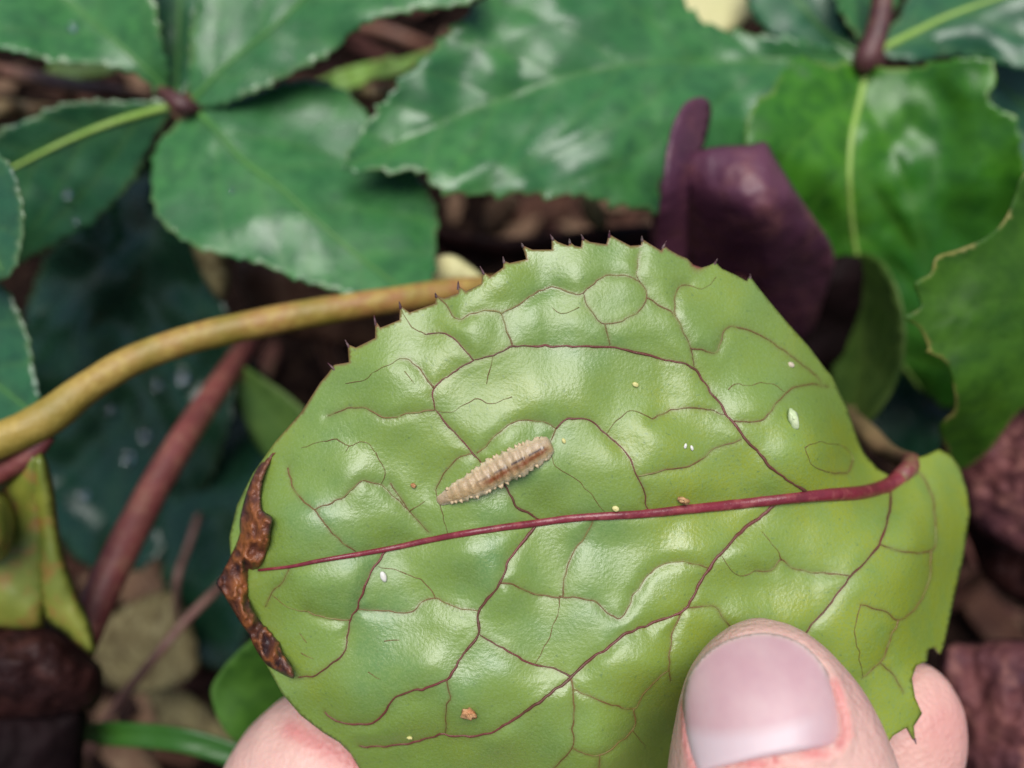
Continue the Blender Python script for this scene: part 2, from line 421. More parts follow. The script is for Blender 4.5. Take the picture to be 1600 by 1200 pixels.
leaf(a, [(270, 215), (180, 300), (100, 370), (60, 430), (40, 520), (45, 660), (70, 790), (130, 880), (230, 880), (330, 740), (365, 600), (350, 500), (340, 420), (310, 340), (290, 270)],
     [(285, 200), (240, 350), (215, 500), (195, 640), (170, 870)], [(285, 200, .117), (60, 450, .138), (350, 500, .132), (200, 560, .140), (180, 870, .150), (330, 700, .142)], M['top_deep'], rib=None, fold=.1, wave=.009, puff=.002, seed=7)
ptube('leaf_joint', [(248, 140, .1135), (268, 152, .1115), (288, 166, .111), (312, 172, .1125)], [14, 26, 30, 16], M['stem_purple'], a, step=6)
petiole(a, 285, 164, .112, .0022, M['stem_brown'], 0, .02)

# --- leaves reaching in at the left edge
a = root('hellebore_leaf', 'blue-green serrated leaf poking in beside the lower leaflet of the left whorl', 'leaf', [*P(-150, 300, .1)[:2], 0])
leaf(a, [(-60, 170), (-10, 235), (15, 262), (30, 300), (35, 350), (28, 400), (8, 432), (-40, 440), (-120, 380), (-150, 250)], [(-140, 260), (-60, 310), (5, 425)], [(-140, 260, .098), (-10, 235, .092), (30, 350, .092), (0, 430, .094)], M['top_dark'], tooth=(20, 5), rib='rib_dark', fold=-.05, seed=8)
petiole(a, -140, 260, .099, .0018, M['stem_brown'], -.02, .0)
a = root('hellebore_leaf', 'blue-green serrated leaf hanging just above the yellow stem', 'leaf', [*P(-170, 560, .1)[:2], 0])
leaf(a, [(-80, 400), (0, 447), (20, 472), (40, 520), (50, 570), (58, 620), (48, 652), (0, 695), (-60, 720), (-160, 640), (-170, 480)], [(-160, 500), (-60, 560), (45, 640)], [(-160, 500, .105), (0, 450, .100), (50, 600, .100), (0, 690, .102)], M['top_dark'], tooth=(20, 5), rib='rib_dark', fold=-.05, seed=9)
petiole(a, -160, 500, .106, .0018, M['stem_brown'], -.02, 0)

# --- whorl at the top right with the long serrated leaflet
a = root('hellebore_leaf', 'glossy green compound leaf whose leaflets meet at a dark purple joint above the purple flower', 'leaf', [*(P(1360, 90, .118)[:2] + np.array([.0, .02])), 0])
leaf(a, [(1330, 86), (1250, 66), (1180, 56), (1120, 46), (1080, 20), (1040, -30), (960, -60), (860, -50), (780, -15), (735, 20), (700, 55), (650, 105), (610, 150), (575, 195), (550, 235), (538, 258), (580, 264), (630, 263), (668, 268), (682, 290), (740, 302), (800, 300), (860, 302), (910, 303), (960, 315), (1010, 325), (1070, 320), (1120, 290), (1165, 240), (1200, 190), (1240, 130), (1270, 108), (1330, 100)],
     [(1335, 93), (1250, 92), (1150, 96), (1050, 96), (960, 105), (880, 122), (800, 150), (720, 178), (640, 215), (545, 257)],
     [(1335, 93, .117), (1050, 96, .116), (800, 150, .112), (545, 257, .104), (700, 60, .112), (900, -40, .117), (1080, 20, .122), (680, 290, .108), (900, 300, .112), (1070, 315, .118), (1180, 200, .120)], M['top_mid'], rib='rib_dark', ribw=4, tooth=(34, 13), fold=.38, seed=10, puff=.0012, wave=.004, res=7)
leaf(a, [(1352, 96), (1300, 102), (1250, 92), (1225, 110), (1205, 145), (1180, 165), (1165, 205), (1175, 235), (1200, 270), (1230, 330), (1260, 390), (1290, 430), (1330, 480), (1380, 540), (1430, 600), (1500, 640), (1580, 600), (1640, 520), (1660, 400), (1620, 300), (1597, 255), (1592, 215), (1585, 182), (1555, 174), (1543, 152), (1555, 122), (1545, 97), (1500, 92), (1440, 105), (1390, 110)],
     [(1355, 100), (1345, 150), (1330, 220), (1328, 300), (1340, 400), (1380, 520), (1440, 610)],
     [(1355, 100, .116), (1190, 180, .108), (1330, 300, .113), (1540, 110, .108), (1600, 250, .108), (1440, 600, .128), (1640, 450, .118), (1290, 430, .120)], M['top_bright'], ribw=12, fold=.06, seed=11, puff=.0016, wave=.005, tooth=(30, 8), res=7)
leaf(a, [(1345, 85), (1310, 20), (1290, -60), (1220, -90), (1165, -30), (1185, 30), (1230, 68), (1290, 88)], [(1342, 82), (1280, 40), (1200, -60)], [(1342, 82, .118), (1200, 0, .124), (1280, -60, .122)], M['top_dark'], rib='rib_dark', seed=12, puff=.001)
leaf(a, [(1362, 80), (1395, 20), (1415, -60), (1350, -100), (1300, -40), (1318, 20), (1345, 62)], [(1358, 75), (1355, 20), (1350, -80)], [(1358, 75, .117), (1310, 0, .115), (1400, 0, .120), (1350, -90, .118)], M['top_mid'], rib=None, seed=13)
leaf(a, [(1372, 78), (1410, 20), (1440, -40), (1560, -120), (1700, -90), (1720, 40), (1650, 105), (1570, 100), (1500, 84), (1430, 92)], [(1375, 78), (1430, 50), (1500, 18), (1640, -30)], [(1375, 78, .117), (1500, 18, .120), (1640, -30, .118), (1560, 95, .117), (1450, -40, .124)], M['top_dark'], ribw=13, fold=-.05, seed=14, puff=.0013, wave=.006)
ptube('leaf_joint', [(1375, -60, .112), (1378, 0, .1125), (1370, 50, .113), (1352, 98, .1135), (1347, 112, .1155)], [30, 34, 36, 40, 14], M['stem_purple'], a, step=8)
petiole(a, 1362, 86, .115, .0024, M['stem_purple'], .0, .02)

a = root('hellebore_leaf', 'dark blue-green leaf seen through the bitten notch of the bright leaflet', 'leaf', [*P(1680, 200, .13)[:2], 0])
leaf(a, [(1530, 100), (1600, 95), (1700, 120), (1740, 260), (1660, 340), (1600, 270), (1560, 190)], [(1690, 230), (1620, 180), (1550, 120)], [(1690, 230, .127), (1540, 110, .122), (1600, 270, .127)], M['top_dark'], rib='rib_dark', seed=15)
petiole(a, 1700, 230, .127, .0018, M['stem_brown'], .02, 0)

# --- near leaf at the right edge with a tan worn margin
a = root('hellebore_leaf', 'dark matte green leaf with a tan worn edge and big teeth overlapping the bright leaflet', 'leaf', [*P(1720, 560, .1)[:2], 0])
near_out = [(1660, 230), (1600, 272), (1585, 310), (1570, 345), (1540, 372), (1500, 390), (1465, 402), (1455, 428), (1430, 444), (1440, 478), (1413, 497), (1436, 512), (1452, 545), (1447, 549), (1478, 566), (1489, 600), (1492, 640), (1468, 668), (1478, 700), (1500, 735), (1545, 705), (1600, 640), (1700, 600), (1760, 420), (1720, 260)]
leaf(a, near_out, [(1720, 520), (1640, 480), (1560, 470), (1470, 500)], [(1720, 520, .094), (1590, 290, .089), (1420, 495, .090), (1490, 620, .093), (1500, 730, .104), (1600, 450, .091)], M['near'], rib=None, tooth=None, fold=-.02, res=6, seed=16, puff=.0008, spacing=60)
petiole(a, 1725, 520, .095, .002, M['stem_brown'], .03, 0)

# --- lower leaves showing between the flower and the held leaf
a = root('hellebore_leaf', 'rolled mid green leaf behind the fold of the held leaf, right of the purple flower', 'leaf', [*P(1350, 600, .14)[:2], 0])
leaf(a, [(1340, 398), (1376, 408), (1400, 450), (1413, 510), (1408, 572), (1385, 625), (1345, 668), (1315, 650), (1296, 600), (1306, 520), (1326, 450)], [(1345, 400), (1350, 520), (1335, 650)], [(1345, 400, .118), (1412, 510, .110), (1345, 520, .122), (1300, 560, .128), (1340, 660, .118)], M['olive'], rib=None, tooth=None, fold=.25, seed=17)
petiole(a, 1335, 650, .1195, .0018, M['stem_tan'], 0, .01)
a = root('hellebore_leaf', 'very dark low leaf in the shade under the worn-edged leaf', 'leaf', [*P(1430, 620, .16)[:2], 0])
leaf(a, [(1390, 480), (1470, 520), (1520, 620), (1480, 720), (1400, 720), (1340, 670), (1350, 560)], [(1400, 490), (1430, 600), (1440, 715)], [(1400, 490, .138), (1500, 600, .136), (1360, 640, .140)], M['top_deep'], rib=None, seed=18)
petiole(a, 1400, 490, .1385, .0018, M['stem_brown'], 0, .01)
a = root('hellebore_leaf', 'deep blue-green low leaf under the red stem', 'leaf', [*P(330, 900, .16)[:2], 0])
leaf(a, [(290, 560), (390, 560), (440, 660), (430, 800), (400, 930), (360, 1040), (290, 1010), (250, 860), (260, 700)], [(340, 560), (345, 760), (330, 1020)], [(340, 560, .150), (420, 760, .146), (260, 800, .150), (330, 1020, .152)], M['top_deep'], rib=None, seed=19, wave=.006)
petiole(a, 340, 565, .1505, .0018, M['stem_brown'], 0, .01)
a = root('hellebore_leaf', 'small olive leaf in shade below the yellow stem', 'leaf', [*P(420, 640, .16)[:2], 0])
leaf(a, [(372, 575), (420, 598), (470, 636), (520, 700), (500, 760), (420, 720), (380, 650)], [(375, 580), (440, 660), (510, 750)], [(375, 580, .132), (470, 636, .128), (420, 720, .134)], M['olive'], rib=None, tooth=None, seed=20)
petiole(a, 378, 582, .1325, .0015, M['stem_brown'], 0, .01)
a = root('hellebore_leaf', 'small smooth green leaf tucked behind the lower corner of the held leaf', 'leaf', [*P(410, 1090, .12)[:2], 0])
leaf(a, [(330, 1085), (345, 1050), (380, 1012), (412, 998), (450, 1050), (490, 1120), (450, 1200), (392, 1175), (350, 1140)], [(340, 1075), (400, 1080), (480, 1120)], [(340, 1075, .100), (412, 998, .099), (480, 1120, .106), (400, 1170, .103)], M['small'], rib=None, tooth=None, seed=21, puff=.0004)
petiole(a, 470, 1115, .1062, .0015, M['stem_brown'], 0, .01)
a = root('hellebore_leaf', 'small fresh green leaf between the brown stem and the left whorl', 'leaf', [*P(110, 110, .16)[:2], 0])
leaf(a, [(70, 112), (100, 88), (150, 92), (180, 110), (140, 122), (95, 122)], [(75, 110), (175, 110)], [(75, 110, .140), (120, 95, .140), (175, 112, .140)], M['olive'], rib=None, tooth=None, seed=22)
petiole(a, 80, 110, .1402, .0012, M['stem_brown'], 0, .01)

# --- flowering stems
a = root('flower_stem', 'arching yellow-green speckled stem reddening where it passes behind the held leaf', 'stem', [*P(1150, 620, .2)[:2], 0])
st = ptube('stem', [(-260, 800, .086), (-120, 735, .087), (0, 688, .088), (70, 655, .089), (130, 610, .090), (210, 562, .091), (300, 530, .0925), (400, 506, .094), (500, 487, .0955), (620, 468, .098), (760, 450, .103), (920, 460, .115), (1060, 520, .14), (1140, 600, .19), (1150, 640, .235)], [66, 60, 57, 58, 50, 47, 46, 46, 44, 42, 38, 34, 30, 26, 24], M['stem_yellow'], a, n=16, noise=.08)
ptube('side_stem', [(-200, 830, .091), (-100, 785, .0905), (0, 738, .090), (45, 712, .0896), (75, 680, .0895)], [38, 38, 36, 34, 24], M['stem_red'], a, n=12)
def sepal(parent, outline, ctrl, mat, mid=None, dome=.004, name='sepal', seed=1, wave=.0015, res=8, tooth=None, fold=0, crinkle=0):
    poly = catmull(outline, 5, True)
    uv, fc = triangulate(poly, res); dfn = tps(ctrl)
    de = segdist(uv, poly, np.roll(poly, -1, 0)); m = de.max()
    d = dfn(uv[:, 0], uv[:, 1]) - dome * np.sqrt(np.clip(1 - (1 - de / m)**2, 0, 1)) + wave * (fnoise(uv[:, 0] / 60, uv[:, 1] / 60, seed, 3) - .5)
    if mid is not None:
        c = catmull(mid, 8); dm = segdist(uv, c[:-1], c[1:]); d = d + fold * np.minimum(dm, 80) * d / F
    if crinkle: d = d + crinkle * np.abs(fnoise(uv[:, 0] / 26, uv[:, 1] / 26, seed + 4, 3) - .5)
    return mesh_obj(name, P(uv[:, 0], uv[:, 1], d), fc, mat, parent, {'vein': de * 0, 'edge': np.exp(-(de / 3)**2)}, thick=.0004)
sepal(a, [(58, 706), (72, 716), (84, 760), (95, 840), (115, 910), (142, 975), (150, 1015), (138, 1022), (100, 990), (70, 965), (58, 900), (50, 800), (46, 730)], [(60, 710, .0895), (90, 820, .093), (145, 1010, .096), (60, 960, .0955)], M['sepal_yellow'], dome=.002, name='sepal', seed=3)
sepal(a, [(44, 712), (20, 735), (-10, 770), (-50, 860), (-50, 960), (0, 985), (60, 985), (72, 960), (74, 860), (68, 760), (58, 712)], [(48, 712, .0895), (0, 780, .094), (-40, 950, .097), (60, 970, .0965)], M['sepal_yellow'], dome=.003, name='sepal', seed=4)
sepal(a, [(-60, 770), (-20, 760), (10, 775), (24, 810), (20, 850), (2, 876), (-40, 885), (-80, 850)], [(-30, 770, .0895), (24, 820, .0905), (-40, 885, .0905)], M['sepal_yellow'], dome=.006, name='sepal', seed=5)

a = root('flower_stem', 'thick red stem slanting below the yellow stem to the withered brown flower', 'stem', [*P(440, 470, .2)[:2], 0])
ptube('stem', [(470, 420, .228), (430, 480, .17), (372, 560, .135), (300, 665, .120), (240, 765, .113), (185, 870, .107), (140, 965, .104), (100, 1060, .104), (60, 1130, .106)], [30, 30, 34, 42, 48, 52, 56, 56, 50], M['stem_red'], a, n=14, noise=.06)
sepal(a, [(-60, 985), (0, 972), (60, 968), (105, 990), (140, 1025), (159, 1045), (161, 1085), (150, 1102), (132, 1112), (110, 1120), (40, 1130), (-60, 1120)], [(0, 975, .100), (60, 968, .100), (160, 1070, .103), (40, 1130, .101), (-60, 1100, .100)], M['sepal_brown'], dome=.008, seed=6, wave=.003, crinkle=.002)
sepal(a, [(-60, 1060), (20, 1080), (90, 1100), (134, 1108), (130, 1180), (120, 1270), (40, 1300), (-80, 1280)], [(0, 1075, .102), (130, 1110, .104), (120, 1270, .106), (-60, 1270, .104)], M['sepal_dark'], dome=.006, seed=7, wave=.003)

a = root('hellebore_flower', 'nodding dark purple flower with folded waxy sepals behind the top edge of the held leaf', 'flower', [*P(1170, 420, .2)[:2], 0])
sepal(a, [(1030, 285), (1090, 250), (1150, 300), (1150, 440), (1080, 440), (1020, 420)], [(1030, 300, .112), (1130, 300, .116), (1080, 430, .126)], M['sepal_purple'], dome=.003, seed=8)
sepal(a, [(1064, 262), (1085, 238), (1125, 228), (1170, 226), (1197, 222), (1213, 248), (1245, 300), (1275, 345), (1298, 380), (1304, 415), (1288, 465), (1262, 530), (1215, 545), (1150, 500), (1090, 440), (1066, 350)],
      [(1070, 270, .101), (1195, 224, .100), (1300, 400, .108), (1260, 530, .124), (1150, 500, .124), (1080, 400, .113), (1150, 300, .0975), (1195, 320, .098)], M['sepal_purple'], mid=[(1195, 226), (1200, 330), (1190, 520)], fold=.35, dome=.002, seed=9, wave=.002, crinkle=.0006)
sepal(a, [(1030, 430), (1028, 350), (1036, 285), (1042, 240), (1052, 198), (1072, 160), (1100, 152), (1112, 172), (1104, 215), (1092, 250), (1082, 290), (1076, 340), (1072, 430)], [(1030, 420, .110), (1045, 300, .100), (1052, 198, .099), (1110, 170, .104), (1085, 262, .102), (1074, 420, .112)], M['sepal_purple'], dome=.0006, seed=10, wave=.0008)
sepal(a, [(1270, 440), (1310, 400), (1350, 408), (1388, 455), (1395, 500), (1370, 550), (1310, 580), (1250, 560)], [(1300, 410, .118), (1390, 480, .122), (1290, 570, .128)], M['sepal_dark'], dome=.002, seed=11, wave=.004)
petiole(a, 1160, 440, .112, .0017, M['stem_purple'], 0, .01)

# withered rust coloured flowers at the right
for k, (lab, out, ct, mt) in enumerate([
    ('withered rust-brown flower under the worn-edged leaf beside the leaf base', [(1470, 690), (1540, 655), (1600, 640), (1690, 640), (1710, 820), (1630, 872), (1570, 855), (1515, 815), (1490, 760)], [(1480, 700, .112), (1600, 645, .106), (1700, 800, .106), (1540, 840, .112)], 'sepal_rust'),
    ('withered mottled brown flower next to the fingertip below the held leaf', [(1470, 1020), (1530, 1002), (1600, 1000), (1690, 1030), (1710, 1180), (1640, 1290), (1540, 1260), (1480, 1150)], [(1480, 1030, .108), (1600, 1005, .105), (1690, 1150, .105), (1540, 1250, .110)], 'sepal_rust')]):
    a = root('withered_flower', lab, 'flower', [*P(out[0][0] + 60, out[0][1] + 60, .14)[:2], 0])
    sepal(a, out, ct, M[mt], dome=.007, seed=20 + k, wave=.005, crinkle=.003)
    o2 = [(x + 26, y + 90) for x, y in out]; o2 = [(x, min(y, out[5][1] + 140)) for x, y in o2]
    sepal(a, o2, [(x, y + 60, d + .014) for x, y, d in ct], M['sepal_brown'], dome=.006, seed=30 + k, wave=.005, crinkle=.003)
    petiole(a, out[0][0] + 120, out[0][1] + 110, ct[0][2] + .012, .0016, M['stem_purple'], .0, .01)

# thin stems, dry leaves, grass
def stalk(label, uvd, px, mat, cat='stem', name='plant_stalk', group=None):
    c = catmull([tuple(x) + (y,) for x, y in zip(uvd, np.broadcast_to(px, (len(uvd),)))], 12)
    w = P(c[:, 0], c[:, 1], c[:, 2])
    o = tube(name, w, c[:, 3] / 2 * c[:, 2] / F, mat, None, attrs={'along': np.linspace(0, 1, len(c))}, noise=.1)
    tag(o, label, cat, group); return o
def gd(u, v): return ground_depth(u, v)
stalk('thin pinkish stem slanting down behind the withered leaf edge', [(520, 740, gd(520, 740)), (430, 830, .15), (345, 915, .128), (290, 970, .122), (240, 1030, .12), (190, 1090, .13), (150, 1150, .16), (140, 1180, gd(140, 1180))], [12, 13, 14, 15, 15, 15, 13, 11], M['stem_pink'])
stalk('thin dark pink twig crossing above the pale dry leaf', [(330, 740, gd(330, 740)), (312, 800, .15), (292, 860, .14), (276, 910, .135), (282, 980, .15), (300, 1040, gd(300, 1040))], [9, 10, 11, 12, 10, 9], M['stem_pink'])
stalk('straight brown stem running behind the left whorl', [(-200, 60, gd(-200, 60)), (-60, 98, .15), (20, 115, .135), (110, 133, .130), (200, 148, .132), (290, 170, .16), (340, 200, gd(340, 200))], [22, 24, 25, 24, 20, 18, 18], M['stem_brown'])
stalk('short tan stem below the brown stem at the left whorl', [(-140, 165, gd(-140, 165)), (-40, 168, .15), (30, 172, .142), (80, 178, .16), (120, 190, gd(120, 190))], [26, 30, 30, 26, 22], M['stem_tan'])
stalk('tan stem lying between the left whorl and the long serrated leaflet', [(440, 150, gd(440, 150)), (500, 148, .16), (560, 146, .148), (620, 142, .15), (700, 140, gd(700, 140))], [20, 22, 24, 22, 20], M['stem_tan'])
stalk('reddish dry twig in the gap above the tan stem', [(480, 60, gd(480, 60) - .004), (560, 40, gd(560, 40) - .02), (640, 62, gd(640, 62) - .02), (700, 90, gd(700, 90))], [14, 16, 16, 14], M['stem_brown'])

def blade(label, pts, width, mat, name='grass_blade', cat='grass blade'):
    c = catmull([tuple(x) for x in pts], 10); n = len(c); w = P(c[:, 0], c[:, 1], c[:, 2]); t = np.gradient(w, axis=0); t /= np.linalg.norm(t, axis=1)[:, None]
    V, Fc, cols = [], [], 5
    for i in range(n):
        s = np.cross(t[i], -FWD); s /= np.linalg.norm(s); nn = np.cross(s, t[i])
        hw = width / 2 * c[i, 2] / F * min(1, .35 + 3 * min(i / n, 1 - i / n + .15))
        for j in range(cols):
            x = (j / (cols - 1)) * 2 - 1
            V.append(w[i] + s * x * hw + nn * (abs(x) * hw * .35))
    for i in range(n - 1):
        for j in range(cols - 1): q = i * cols + j; Fc.append((q, q + 1, q + 1 + cols, q + cols))
    o = mesh_obj(name, V, Fc, mat, thick=.0003); tag(o, label, cat); return o
blade('bright green grass blade passing under the small smooth leaf beside the brown flower', [(60, 1150, gd(60, 1150)), (100, 1146, .14), (140, 1144, .112), (250, 1150, .106), (330, 1166, .105), (420, 1200, .108), (520, 1240, .13), (560, 1260, gd(560, 1260))], 36, M['grass'])
blade('pale green grass blade in the gap beside the tip of the long leaflet', [(440, 160, gd(440, 160)), (500, 138, .155), (570, 118, .145), (640, 98, .145), (720, 80, gd(720, 80))], 34, M['grass_pale'])

def dryleaf(label, out, ct, mat, cat='dry leaf', group=None, seed=1, dome=.002, crinkle=.002):
    poly = catmull(out, 5, True); uv, fc = triangulate(poly, 9); dfn = tps(ct)
    de = segdist(uv, poly, np.roll(poly, -1, 0))
    d = dfn(uv[:, 0], uv[:, 1]) - dome * np.sqrt(np.clip(de / de.max(), 0, 1)) + crinkle * (fnoise(uv[:, 0] / 40, uv[:, 1] / 40, seed, 3) - .5)
    o = mesh_obj('dry_leaf', P(uv[:, 0], uv[:, 1], d), fc, mat, thick=.0003); tag(o, label, cat, group); return o
dryleaf('pale beige dry leaf lying behind the thin pinkish stem', [(150, 985), (200, 945), (250, 925), (275, 930), (300, 980), (310, 1035), (282, 1068), (220, 1084), (170, 1072), (148, 1030)], [(150, 985, .145), (275, 930, .15), (300, 1060, .142), (170, 1070, .150)], M['dry'], seed=3)
dryleaf('tan dry leaf lying above the grass blade', [(228, 1072), (290, 1082), (350, 1130), (380, 1165), (300, 1170), (250, 1140), (236, 1105)], [(228, 1072, .160), (290, 1082, .158), (370, 1160, .16), (250, 1150, .160)], M['dry'], seed=4)
dryleaf('pale yellow dry leaf tip showing over the stem at the toothed edge', [(664, 412), (700, 398), (735, 415), (790, 470), (740, 480), (690, 462), (666, 445)], [(664, 412, .112), (735, 415, .109), (780, 470, .112), (666, 445, .113)], M['pale_leaf'], seed=5)
dryleaf('bleached cream dry leaf behind the top of the long leaflet', [(1030, -40), (1120, -60), (1190, -20), (1178, 25), (1140, 52), (1060, 70), (1030, 30)], [(1030, -40, .134), (1190, -20, .132), (1060, 70, .130)], M['pale_leaf'], seed=6)
dryleaf('large brown dry leaf in the shade under the left whorl', [(370, 410), (450, 420), (540, 450), (620, 480), (600, 540), (480, 530), (400, 500)], [(370, 410, .150), (540, 450, .146), (600, 540, .150), (400, 500, .155)], M['dry_brown'], seed=7)
dryleaf('small tan dry leaf below the scalloped edge of the left whorl', [(300, 380), (345, 385), (360, 430), (350, 470), (325, 450)], [(300, 380, .128), (350, 390, .128), (335, 465, .132)], M['dry'], seed=8)

# ------------------------------------------------------------------ the held leaf, underside up
VEINS = [  # (width px, points) traced network; wide ones first
 (6.5, [(1268,775),(1250,763),(1215,740),(1190,712),(1165,687),(1140,655),(1115,618),(1095,590),(1080,573),(1040,562),(1000,553),(960,543),(900,541),(850,541),(801,541),(770,556),(740,563)]),
 (6.5, [(842,817),(830,832),(815,850),(800,870),(792,880),(782,911),(764,934),(748,955),(747,990),(727,1018),(710,1046),(698,1063),(657,1077),(621,1088),(594,1119),(577,1130),(549,1130),(521,1125),(507,1112)]),
 (7.5, [(1222,780),(1204,795),(1165,825),(1140,850),(1108,887),(1080,935),(1067,955),(1025,971),(976,993),(941,1018),(916,1035),(892,1058),(867,1077),(836,1102),(787,1133),(759,1147),(710,1151),(689,1147),(640,1161),(587,1167),(560,1165)]),
 (5.5, [(606,858),(597,868),(575,905),(560,945),(547,970),(542,1004),(535,1021),(500,1052),(465,1058)]),
 (5.5, [(1392,758),(1391,785),(1385,820),(1373,850),(1345,885),(1330,900),(1300,940),(1270,975),(1240,1010)]),
 (5.0, [(842,812),(825,802),(807,791),(793,763),(775,745),(756,726),(738,708),(705,670),(680,640)]),
 (4.0, [(740,563),(705,585),(678,607),(680,640)]),
 (4.0, [(740,563),(720,540),(705,526),(680,521),(665,523)]),
 (3.6, [(678,607),(665,590),(650,570),(638,561),(625,560)]),
 (3.6, [(680,640),(640,646),(600,652),(570,637),(540,640),(512,650)]),
 (3.0, [(738,708),(720,715),(701,732),(688,748),(681,765)]),
 (3.0, [(745,708),(762,693),(785,672),(811,658),(850,660),(869,670)]),
 (4.2, [(869,670),(887,655),(920,657),(955,686),(975,704),(986,722),(996,744),(1004,765),(1014,802)]),
 (3.6, [(996,744),(1040,735),(1082,727),(1120,700),(1159,686)]),
 (3.0, [(869,670),(860,690)]),
 (3.6, [(801,541),(790,515),(783,490),(765,487),(745,488),(716,500),(700,480),(685,465)]),
 (3.4, [(783,490),(820,470),(858,449),(890,456),(912,458),(935,437),(960,430),(1000,440),(1010,465),(1000,485),(975,500),(945,506),(920,480),(912,458)]),
 (2.8, [(945,506),(949,522),(953,540)]),
 (2.8, [(1000,440),(995,430),(996,412),(1000,395)]),
 (3.2, [(1010,465),(1040,483),(1056,494),(1068,518),(1080,545),(1085,573)]),
 (3.0, [(1056,494),(1053,475),(1056,458),(1064,445),(1076,446)]),
 (3.4, [(1080,545),(1095,547),(1115,553),(1125,535),(1136,513),(1160,512),(1190,525),(1220,545),(1250,568),(1282,596)]),
 (3.6, [(1147,658),(1187,659),(1204,644),(1215,627),(1236,609),(1264,601),(1294,604)]),
 (3.2, [(1020,655),(1040,644),(1075,637),(1110,641),(1137,650)]),
 (2.4, [(1138,609),(1148,601),(1176,602)]),
 (2.4, [(1258,700),(1270,692),(1288,691),(1314,696)]),
 (2.8, [(1332,720),(1324,738),(1296,738)]),
 (3.8, [(450,731),(458,759),(472,781),(491,797),(507,819),(529,841),(556,862)]),
 (3.2, [(491,797),(523,784),(542,772),(557,756),(575,752),(595,758),(615,775),(640,799)]),
 (2.6, [(610,755),(626,780),(640,799),(654,815),(671,832)]), (2.4, [(640,799),(664,783)]),
 (2.4, [(526,686),(545,697),(570,690),(587,707)]), (2.2, [(545,697),(540,706)]),
 (2.2, [(540,599),(570,594),(582,582)]), (2.2, [(632,580),(648,600)]),
 (3.2, [(547,969),(515,967),(479,955)]),
 (3.2, [(558,952),(600,954),(640,958),(660,942),(680,936),(710,948),(748,955)]),
 (2.4, [(680,936),(672,920),(655,905),(635,897)]),
 (3.6, [(782,911),(808,915),(836,929),(874,932),(880,920),(888,881),(902,853),(920,828),(926,810)]),
 (3.2, [(874,932),(916,936),(937,946),(967,967),(983,944),(997,920),(1018,894),(1049,880),(1080,880),(1107,887)]),
 (2.4, [(874,932),(872,960)]),
 (3.0, [(698,1063),(703,1088),(698,1102),(696,1125),(696,1146)]),
 (4.2, [(892,1058),(870,1045),(836,1037),(815,1030),(785,1012),(747,990)]),
 (3.6, [(892,1058),(896,1077),(895,1140),(894,1168),(870,1195),(850,1215)]),
 (3.0, [(896,1077),(945,1097),(990,1108),(1010,1080),(1045,1047)]),
 (3.6, [(1065,957),(1050,990),(1046,1030),(1048,1065)]),
 (3.0, [(990,1108),(988,1140),(937,1180),(894,1168)]), (2.6, [(937,1180),(937,1215)]), (2.2, [(988,1140),(1010,1170)]),
 (3.4, [(1068,950),(1113,947),(1130,965),(1142,980)]),
 (3.8, [(1330,900),(1290,895),(1245,890),(1221,875),(1205,890),(1180,892)]),
 (2.4, [(1221,875),(1210,855),(1190,830)]),
 (3.6, [(1373,850),(1410,862),(1455,860),(1462,820),(1458,780),(1446,750),(1432,735)]),
 (3.6, [(1455,860),(1450,910),(1430,950),(1404,968),(1380,955),(1345,945)]),
 (3.4, [(1404,968),(1390,1000),(1375,1035),(1348,1058)]), (2.4, [(1345,945),(1335,985)]),
 (2.6, [(1375,1035),(1400,1060),(1412,1082)]), (2.2, [(470,1020),(490,1030)]), (2.2, [(468,990),(480,1005)]),
 (2.1, [(665,523),(640,507),(627,484)]), (2.1, [(625,560),(602,573),(582,582)]), (2.1, [(1020,655),(990,642),(965,655),(948,678)]), (2.1, [(1314,696),(1328,706),(1334,722)]), (2.1, [(1296,738),(1270,728),(1258,700)]), (2.1, [(1180,892),(1152,900),(1128,868)]), (2.2, [(1335,985),(1342,1020),(1348,1058)]), (2.1, [(872,960),(856,1000),(836,1037)]), (2.1, [(860,690),(868,728),(905,752),(930,780),(945,800)]), (2.1, [(1076,446),(1100,450),(1120,432)]), (2.1, [(635,897),(612,890),(590,885)]), (2.1, [(479,955),(450,950),(425,930)]), (2.1, [(681,765),(690,800),(700,836)]), (2.1, [(1176,602),(1205,598),(1225,612)]), (2.1, [(760,600),(766,575),(770,556)]), (2.1, [(800,620),(770,630),(740,625),(705,645),(683,642)]), (2.1, [(905,480),(880,490),(862,480)]), (2.1, [(587,707),(600,735),(595,757)]), (2.1, [(526,686),(500,690),(470,700)]),
 (2.6, [(415,948),(425,925),(445,905),(452,888)]), (2.2, [(600,1002),(625,1000)]), (2.2, [(575,1050),(595,1062)]),
]
MID = [(404,891),(455,885),(500,876),(560,866),(620,855),(680,842),(760,828),(832,818),(900,809),(1000,803),(1060,797),(1140,789),(1200,782),(1280,774),(1340,771),(1380,762),(1402,750),(1420,733)]
